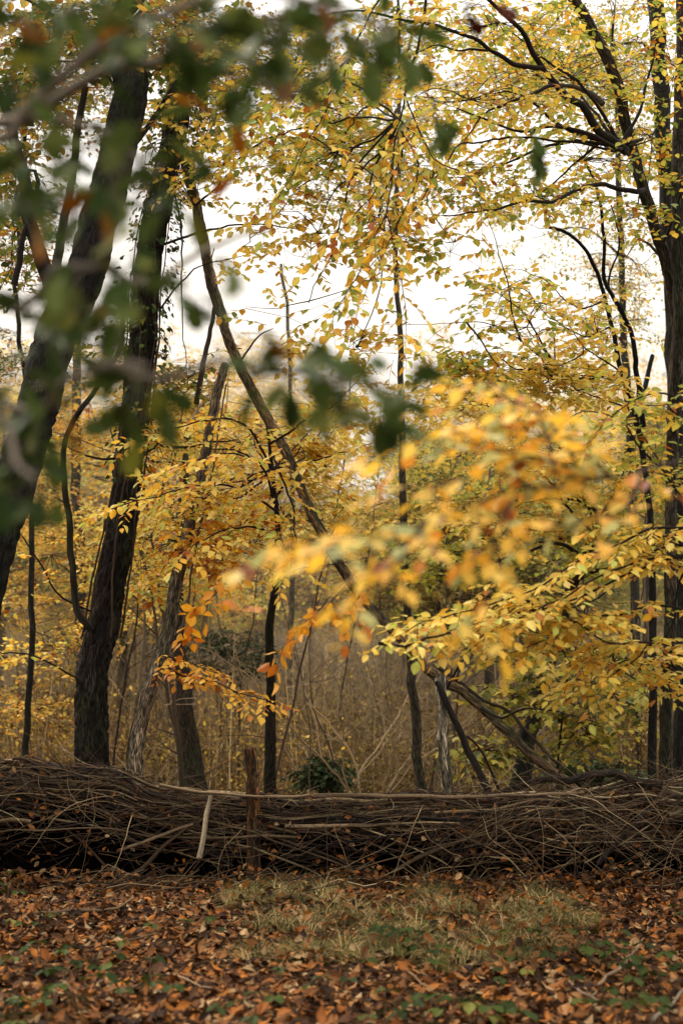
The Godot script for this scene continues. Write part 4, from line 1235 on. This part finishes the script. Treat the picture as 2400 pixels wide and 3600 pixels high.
func build_small() -> void:
	rng.seed = 303
	# stake of the hedge
	var a := Acc.new()
	var foot := ray(890, 2890, 12.9)
	var top := ray(880, 2632, 12.72)
	limb(a, smoothed(PackedVector3Array([foot + Vector3.DOWN * 0.5, foot, foot.lerp(top, 0.55) + Vector3(0.012, 0, 0), top]), 0.025, 0.0), 0.062, 0.048, 22, Color(0.66, 0.45, 0.27), 0.25, 0.2, 1.0, true, 0.5, 0.0, 3.0)
	tag(obj("post", shifted(a, foot).mesh(), mats.bark, null, Transform3D(Basis(), foot)), "short weathered post that stands up out of the hedge", "post")
	# pale broken stick propped on the hedge
	a = Acc.new()
	var s0 := ray(700, 3020, 12.35)
	var s1 := ray(742, 2800, 12.75)
	limb(a, smoothed(PackedVector3Array([s0, s0.lerp(s1, 0.35) + Vector3(0.004, 0, 0.01), s0.lerp(s1, 0.7) + Vector3(-0.008, 0, 0.01), s1]), 0.03, 0.0), 0.024, 0.02, 12, Color(0.62, 0.55, 0.44), 0.08, 0.15, 1.0, true, 0.45)
	tag(obj("pale_stick", shifted(a, s0).mesh(), mats.stick, null, Transform3D(Basis(), s0)), "pale lichened stick propped upright against the hedge front", "stick")
	# crooked log lying on the hedge at right
	a = Acc.new()
	var lp := rays([1750, 2795, 1850, 2755, 1920, 2738, 2010, 2745, 2080, 2725, 2170, 2722, 2240, 2745, 2330, 2760], 13.3, 13.0)
	limb(a, smoothed(lp, 0.04, 0.02), 0.026, 0.04, 14, Color(0.27, 0.21, 0.15), 0.12, 0.15, 1.0, true, 0.3)
	limb(a, smoothed(rays([2020, 2745, 2080, 2790, 2160, 2800], 13.25, 13.1), 0.05, 0.02), 0.02, 0.012, 8, Color(0.24, 0.18, 0.13), 0.0, 0.15)
	tag(obj("crooked_log", shifted(a, lp[0]).mesh(), mats.bark, null, Transform3D(Basis(), lp[0])), "crooked mossy branch lying on top of the hedge at the right", "branch")
	# long pale pole along the top of the hedge
	for b in [[[1100, 2797, 1350, 2795, 1600, 2800, 1900, 2795, 2050, 2785], 0.019, "long smooth pole along the hedge top below the crooked branch"], [[560, 2760, 700, 2785, 900, 2797, 1090, 2797], 0.016, "long thin pole along the hedge top behind the short post"], [[1000, 2905, 1150, 2903, 1400, 2895, 1600, 2880], 0.018, "straight pale pole in the hedge front right of the short post"], [[420, 2990, 560, 2940, 680, 2895], 0.016, "slanting forked pale stick in the left part of the hedge"]]:
		a = Acc.new()
		var pts := rays(b[0], 12.75, 12.8)
		limb(a, smoothed(pts, 0.06, 0.015), b[1], b[1] * 0.7, 9, Color(0.55, 0.46, 0.35), 0.0, 0.15, 1.0, true, 0.35)
		tag(obj("pole", shifted(a, pts[0]).mesh(), mats.stick, null, Transform3D(Basis(), pts[0])), b[2], "pole")
	# sticks on the ground
	var sc := Color(0.45, 0.36, 0.26)
	lying_stick([120, 3220, 240, 3215, 380, 3215, 470, 3180], 0.016, "forked fallen stick lying on the leaves left of the grass patch", sc)
	lying_stick([590, 3430, 660, 3460, 740, 3490], 0.009, "short pale stick on the leaves at the bottom left of the middle", Color(0.55, 0.45, 0.34))
	lying_stick([380, 3080, 430, 3130, 500, 3150], 0.012, "thin fallen stick at the foot of the left part of the hedge", sc)
	lying_stick([2100, 3460, 2200, 3380, 2260, 3300, 2280, 3230], 0.01, "thin curved stick on the leaves at the lower right", Color(0.58, 0.48, 0.36))
	lying_stick([2000, 3450, 2060, 3490, 2100, 3520], 0.009, "short straight pale stick near the bottom right brambles", Color(0.6, 0.5, 0.4))
	lying_stick([1430, 3410, 1470, 3440, 1500, 3470], 0.008, "short brown stick on the leaves below the grass patch", Color(0.5, 0.38, 0.26))
	lying_stick([2290, 3590, 2350, 3530, 2420, 3480], 0.013, "smooth grey stick at the bottom right corner", Color(0.5, 0.44, 0.36))
	lying_stick([370, 3300, 450, 3310, 560, 3290], 0.01, "brown twig on the leaves below the forked fallen stick", sc)
	# dry grass at the foot of the hedge
	var straw := grass_mesh(["c4ac7c", 3, "d8c496", 2, "a08858", 2])
	for b in [[1225, 3095, 1.5, "pale dry grass tuft at the hedge foot in the middle of the picture"], [1510, 3060, 1.7, "tall pale dry grass tuft at the hedge foot right of the middle"], [1340, 3085, 1.1, "small pale dry grass tuft between the two taller ones"], [980, 3150, 1.2, "pale dry grass tuft at the left end of the grass patch"]]:
		var d := 5.0
		while d < 12.75 and ray(b[0], b[1], d).y > 0.02:
			d += 0.04
		var at := ray(b[0], b[1], d)
		at.y = ground_y(at.x, at.z)
		tag(obj("dry_grass", straw, null, null, Transform3D(Basis(Vector3.UP, b[0]).scaled(Vector3(0.8, b[2], 0.8)), at)), b[3], "grass")
	# brambles
	var where := [
		[150, 3390, 0.065, 7, "bramble patch with small dark leaves at the lower left edge"], [330, 3370, 0.065, 8, "low bramble sprig on the leaves at the lower left"],
		[280, 3520, 0.07, 9, "dark bramble sprig near the bottom left corner"], [520, 3480, 0.07, 6, "bramble sprig just left of the short pale stick"], [60, 3580, 0.07, 7, "bramble leaves cut by the bottom left corner"],
		[640, 3270, 0.06, 4, "tiny bramble seedling between the leaves left of the grass"], [30, 3130, 0.075, 4, "pale green bramble shoot at the left edge by the hedge foot"], [160, 3250, 0.06, 4, "small bramble shoot below the forked fallen stick"],
		[1400, 3300, 0.06, 7, "bramble sprig at the lower edge of the grass patch"], [1530, 3360, 0.065, 8, "bramble sprig below the grass patch right of the middle"], [1660, 3560, 0.075, 12, "dark bramble clump at the bottom right of the middle"],
		[1930, 3340, 0.065, 8, "bramble sprig between grass patch and curved stick"], [2060, 3360, 0.07, 10, "bramble clump just left of the thin curved stick"], [2210, 3400, 0.07, 9, "broad bramble clump right of the thin curved stick"],
		[2330, 3470, 0.07, 9, "bramble clump at the lower right edge"], [2180, 3560, 0.07, 8, "bramble leaves at the bottom right by the grey stick"], [1900, 3420, 0.06, 6, "low bramble shoot left of the short straight pale stick"],
		[2370, 3200, 0.06, 5, "bramble shoot at the right edge by the hedge foot"], [1180, 3480, 0.06, 5, "lone bramble sprig among the leaves in the bottom middle"], [900, 3560, 0.06, 5, "bramble sprig at the bottom left of the middle"], [1350, 3580, 0.07, 6, "bramble sprig cut by the bottom edge in the middle"],
		[1650, 3040, 0.06, 7, "bright bramble shoot growing up at the hedge foot right of the middle"], [1400, 3080, 0.05, 5, "low bramble at the hedge foot above the grass patch"], [2090, 3050, 0.06, 5, "dark bramble leaves before the right part of the hedge"], [1050, 3080, 0.05, 5, "small bramble at the hedge foot left of the grass"]]
	for b in where:
		bramble(b[0], b[1], b[2], b[3], b[4])
	# pale dead bushes in the thicket
	for b in [[1290, 2760, 18.5, 3.0, "pale tangled dead bush in the thicket right of the thin dark trunk"], [1150, 2760, 20.0, 3.4, "pale dead bush with rising stems behind the middle of the hedge"], [820, 2770, 21.0, 3.0, "pale dead bush between the broad soft trunk and the thin dark trunk"], [1640, 2770, 19.0, 2.4, "pale dead bush in the thicket behind the pale flaking post"], [560, 2770, 19.0, 2.6, "pale dead bush in the thicket behind the slim snapped trunk"], [1380, 2760, 22.0, 4.0, "tall pale dead bush in the thicket behind the leaning dead trunk"]]:
		var at := ray(b[0], b[1], b[2])
		at.y = ground_y(at.x, at.z) - 0.05
		var w := Acc.new()
		for k in 11:
			var dir := Vector3(rng.randf_range(-0.8, 0.8), 1.0, rng.randf_range(-0.6, 0.6))
			var h: float = b[3] * rng.randf_range(0.5, 1.0)
			var c: Color = pick(["a48e6c", 2, "907a5a", 3, "78664a", 2])
			var pts := smoothed(PackedVector3Array([at + jig(0.1), at + dir * h * 0.35 + jig(0.15), at + dir * h * 0.7 + jig(0.25), at + dir * h + jig(0.4) + Vector3(dir.x * 0.4, -0.3, 0)]), 0.15, 0.05)
			limb(w, pts, rng.randf_range(0.008, 0.022), 0.003, 5, c, 0, 0.1, 1.0, false)
			for q in 7:
				var o := pts[rng.randi_range(pts.size() / 4, pts.size() - 1)]
				var e := o + Vector3(rng.randf_range(-0.7, 0.7), rng.randf_range(-0.2, 0.6), rng.randf_range(-0.5, 0.5))
				limb(w, PackedVector3Array([o, o.lerp(e, 0.5) + jig(0.1), e]), 0.005, 0.0015, 3, c, 0, 0, 1.0, false)
		tag(obj("dead_bush", shifted(w, at).mesh(), mats.twig, null, Transform3D(Basis(), at)), b[4], "bush")
	# evergreen shrubs in the thicket
	for b in [[1150, 2720, 19.0, 80, 60, "dark evergreen shrub in the thicket right of the thin dark trunk"], [800, 2300, 22.0, 200, 110, "dull green holly bush in the thicket right of the snapped trunk"], [2080, 2720, 17.5, 160, 70, "dark green bush behind the crooked branch at the right"]]:
		var at := ray(b[0], b[1] + 80, b[2])
		at.y = ground_y(at.x, at.z)
		var p := plant("evergreen_shrub", b[5], "shrub", at, "ivy")
		p.base = "green"
		cloud(p, b[0], b[1], b[2], b[3], b[4], 0.5, 70, ["2a3a22", 3, "3a4a2c", 3, "4a5836", 2], 0.07, 0.3, 8, at, 0.02)
		grown(p, null, "stem", 60)

# ------------------------------------------------------------------ the blurred branches near the camera
func build_front() -> void:
	rng.seed = 404
	var root_at := ray(-900, 300, 2.3)
	var p := plant("oak_branch", "blurred oak branch with dark green leaves close to the camera at upper left", "branch", root_at, "oak")
	p.base = "green"
	var grey := Color(0.5, 0.45, 0.38)
	var limbs := [
		[[-900, 300, -300, 420, 60, 420, 200, 350, 380, 245, 520, 230, 650, 195, 800, 120, 1000, 60], 2.99, 2.56, 0.011],
		[[-900, 300, -300, 700, 0, 1050, 110, 1060, 200, 950, 260, 930, 355, 930], 2.99, 2.43, 0.01],
		[[-300, 420, 0, 480, 100, 410, 300, 440, 450, 520, 540, 610, 560, 580, 480, 680], 2.73, 2.56, 0.007],
		[[60, 420, 330, 180, 600, 40, 850, -20, 1150, 20, 1350, 90], 2.60, 2.43, 0.008],
		[[-900, 300, -500, 1100, -100, 1350, 120, 1450, 230, 1330, 380, 1290, 520, 1300], 2.99, 2.16, 0.009],
		[[-100, 1350, 20, 1500, 60, 1620, 130, 1680], 2.47, 2.16, 0.005],
		[[355, 930, 520, 1000, 640, 930, 760, 860, 850, 830, 960, 810], 2.47, 3.24, 0.005],
		[[380, 1290, 560, 1330, 760, 1260, 900, 1300, 1060, 1310, 1200, 1350, 1330, 1370], 2.34, 2.29, 0.005],
		[[650, 195, 800, 260, 950, 300, 1080, 330], 2.47, 2.70, 0.005]]
	var all := []
	for b in limbs:
		var path := smoothed(rays(b[0], b[1], b[2]), 0.03, 0.01)
		limb(p.wood, path, b[3] * 1.7, b[3] * 0.7, 8, grey, 0, 0.15)
		all.append_array(path)
	var clumps := [
		[100, 60, 5, 110], [260, 30, 6, 130], [430, 50, 6, 110], [560, 60, 6, 120], [700, 100, 6, 110], [580, 170, 5, 100], [820, 70, 5, 110], [930, 160, 6, 120], [880, 280, 5, 100], [1010, 340, 4, 90], [1060, 130, 5, 110], [1160, 50, 4, 100], [1290, 60, 3, 80], [1250, 150, 3, 70], [1380, 110, 3, 70],
		[160, 520, 5, 110], [60, 610, 5, 110], [320, 520, 5, 100], [410, 600, 5, 110], [220, 670, 5, 110], [330, 700, 3, 80], [80, 730, 4, 100], [500, 440, 3, 90], [30, 280, 4, 100], [640, 700, 2, 90],
		[130, 1130, 4, 110], [240, 1230, 5, 120], [60, 1330, 5, 110], [60, 1480, 4, 110], [60, 1610, 6, 110], [110, 1690, 4, 90], [40, 1740, 3, 80], [200, 1420, 4, 100], [470, 1380, 5, 100], [500, 1470, 4, 80], [370, 1290, 4, 100], [330, 1090, 4, 100], [440, 980, 3, 90], [280, 960, 3, 100], [620, 1000, 3, 90], [760, 960, 2, 80],
		[1000, 1320, 4, 80], [1080, 1290, 4, 80], [1250, 1420, 4, 80], [1290, 1480, 3, 60], [1200, 1340, 4, 80], [1340, 1350, 4, 80], [1420, 1380, 3, 70], [1060, 1370, 3, 80]]
	for c in clumps:
		var d := rng.randf_range(2.2, 2.75)
		var at := ray(c[0], c[1], d)
		var near: Vector3 = all[0]
		for q in all:
			if q.distance_to(at) < near.distance_to(at):
				near = q
		limb(p.wood, smoothed(PackedVector3Array([near, near.lerp(at, 0.5) + jig(0.015), at]), 0.03, 0.005), 0.0024, 0.0012, 5, grey, 0, 0.1)
		for k in int(c[2] * 2.1):
			var o := ray(c[0] + rng.randf_range(-1, 1) * c[3], c[1] + rng.randf_range(-0.7, 0.7) * c[3], d + rng.randf_range(-0.06, 0.06))
			limb(p.wood, PackedVector3Array([at, at.lerp(o, 0.6) + jig(0.004), o]), 0.0012, 0.0008, 4, grey, 0, 0, 1.0, false)
			leaf(p, o, (o - at).normalized() + Vector3(rng.randf_range(-0.8, 0.8), rng.randf_range(-0.9, 0.1), rng.randf_range(-0.8, 0.8)), Vector3.UP + jig(0.7), rng.randf_range(0.062, 0.102), pick(OAKGREEN))
	# single golden and rusty leaves on it
	for c in [[340, 660, 1.8, "a8661c"], [350, 720, 1.8, "b07a1c"], [380, 640, 1.85, "8a4a18"], [440, 990, 1.8, "b8842a"], [600, 340, 2.6, "c8781c"], [650, 330, 2.6, "b8641c"], [40, 60, 1.9, "a05a1c"], [380, 20, 1.9, "a0581c"], [700, 60, 1.9, "b06a20"], [1120, 20, 1.9, "8a3a14"], [1690, 5, 2.6, "5a2414"], [1740, 15, 2.6, "6a3018"], [1630, 40, 2.6, "4a2014"], [230, 1460, 1.7, "b0781c"], [830, 620, 2.6, "b8641c"], [830, 420, 2.2, "a8641c"]]:
		var at := ray(c[0], c[1], c[2] * 1.3)
		leaf(p, at, Vector3(rng.randf_range(-1, 1), -0.4, rng.randf_range(-0.4, 0.4)), Vector3.UP + jig(0.6), 0.075, Color.html(c[3]).darkened(0.3))
	# leaves a little further off, less blurred
	var thin := rays([1330, 90, 1450, 250, 1520, 380, 1580, 500], 4.0, 4.2)
	limb(p.wood, smoothed(thin, 0.06, 0.02), 0.004, 0.0012, 5, Color(0.25, 0.2, 0.15), 0, 0.1)
	limb(p.wood, smoothed(PackedVector3Array([all[all.size() - 1], ray(1330, 90, 4.0)]), 0.2, 0.03), 0.005, 0.004, 5, grey, 0, 0.1)
	for k in 14:
		var q := thin[0].lerp(thin[3], rng.randf())
		leaf(p, q + jig(0.06), Vector3(rng.randf_range(-1, 1), -0.8, rng.randf_range(-0.5, 0.5)), Vector3(0, 0.5, 1) + jig(0.7), rng.randf_range(0.06, 0.09), pick(OAKGREEN))
	for k in 4:
		leaf(p, ray(1870 + k * 12, 470 + k * 35, 4.4), Vector3(rng.randf_range(-0.4, 0.4), -1, 0.2), Vector3(0, 0.3, 1) + jig(0.5), 0.09, pick(OAKGREEN))
	limb(p.wood, smoothed(PackedVector3Array([ray(1330, 90, 4.0), ray(1600, 250, 4.2), ray(1870, 460, 4.4), ray(1905, 590, 4.4)]), 0.1, 0.02), 0.003, 0.001, 5, Color(0.25, 0.2, 0.15), 0, 0.1)
	grown(p)

	# the beech branch, out of focus, that crosses from the right
	p = plant("beech_branch", "blurred beech branch full of orange and pale green leaves near the camera at right centre", "branch", ray(2650, 1600, 4.2))
	p.grow = 1.0
	var pal := ["f4c240", 4, "f0b63c", 3, "f0cc5c", 3, "d48c30", 1.4, "c8c474", 2, "b0b470", 1.5, "94542a", 0.5]
	for b in [
		[[2650, 1600, 2300, 1640, 2000, 1710, 1750, 1750, 1500, 1820, 1250, 1890, 1050, 1960], 4.4, 3.3, 9],
		[[2100, 1690, 1900, 1610, 1700, 1550, 1550, 1520, 1380, 1560], 4.0, 3.7, 8],
		[[2150, 1680, 2000, 1560, 1850, 1500, 1650, 1450], 4.1, 4.0, 8],
		[[1900, 1730, 1750, 1660, 1600, 1680, 1450, 1700], 3.9, 3.7, 8],
		[[1800, 1760, 1740, 1900, 1730, 2050, 1760, 2160], 3.7, 3.6, 8],
		[[1500, 1830, 1420, 1960, 1350, 2050, 1300, 2100], 3.4, 3.2, 7],
		[[2250, 1650, 2200, 1760, 2080, 1820, 1950, 1830], 4.1, 3.7, 7],
		[[1950, 1660, 1900, 1480, 1800, 1400, 1700, 1360], 3.9, 4.3, 6],
		[[2050, 1700, 1950, 1500, 1850, 1430], 4.1, 4.4, 6],
		[[1250, 1900, 1120, 1900, 1010, 1930], 3.2, 3.1, 5]]:
		bough(p, rays(b[0], b[1], b[2]), 0.006, 0.0015, 0.085, 0.17, 5, pal, 0.062, 0.38 if b[3] == 9 else 0.08, Color(0.3, 0.24, 0.18), 0.35, 0.2)
	# three sharp-edged leaves in the lower middle
	for c in [[770, 2120, 4.2], [850, 2140, 4.4]]:
		leaf(p, ray(c[0], c[1], c[2]), Vector3(1, -0.2, 0.2), Vector3.UP + jig(0.4), 0.07, Color.html("d07a28"))
	grown(p)
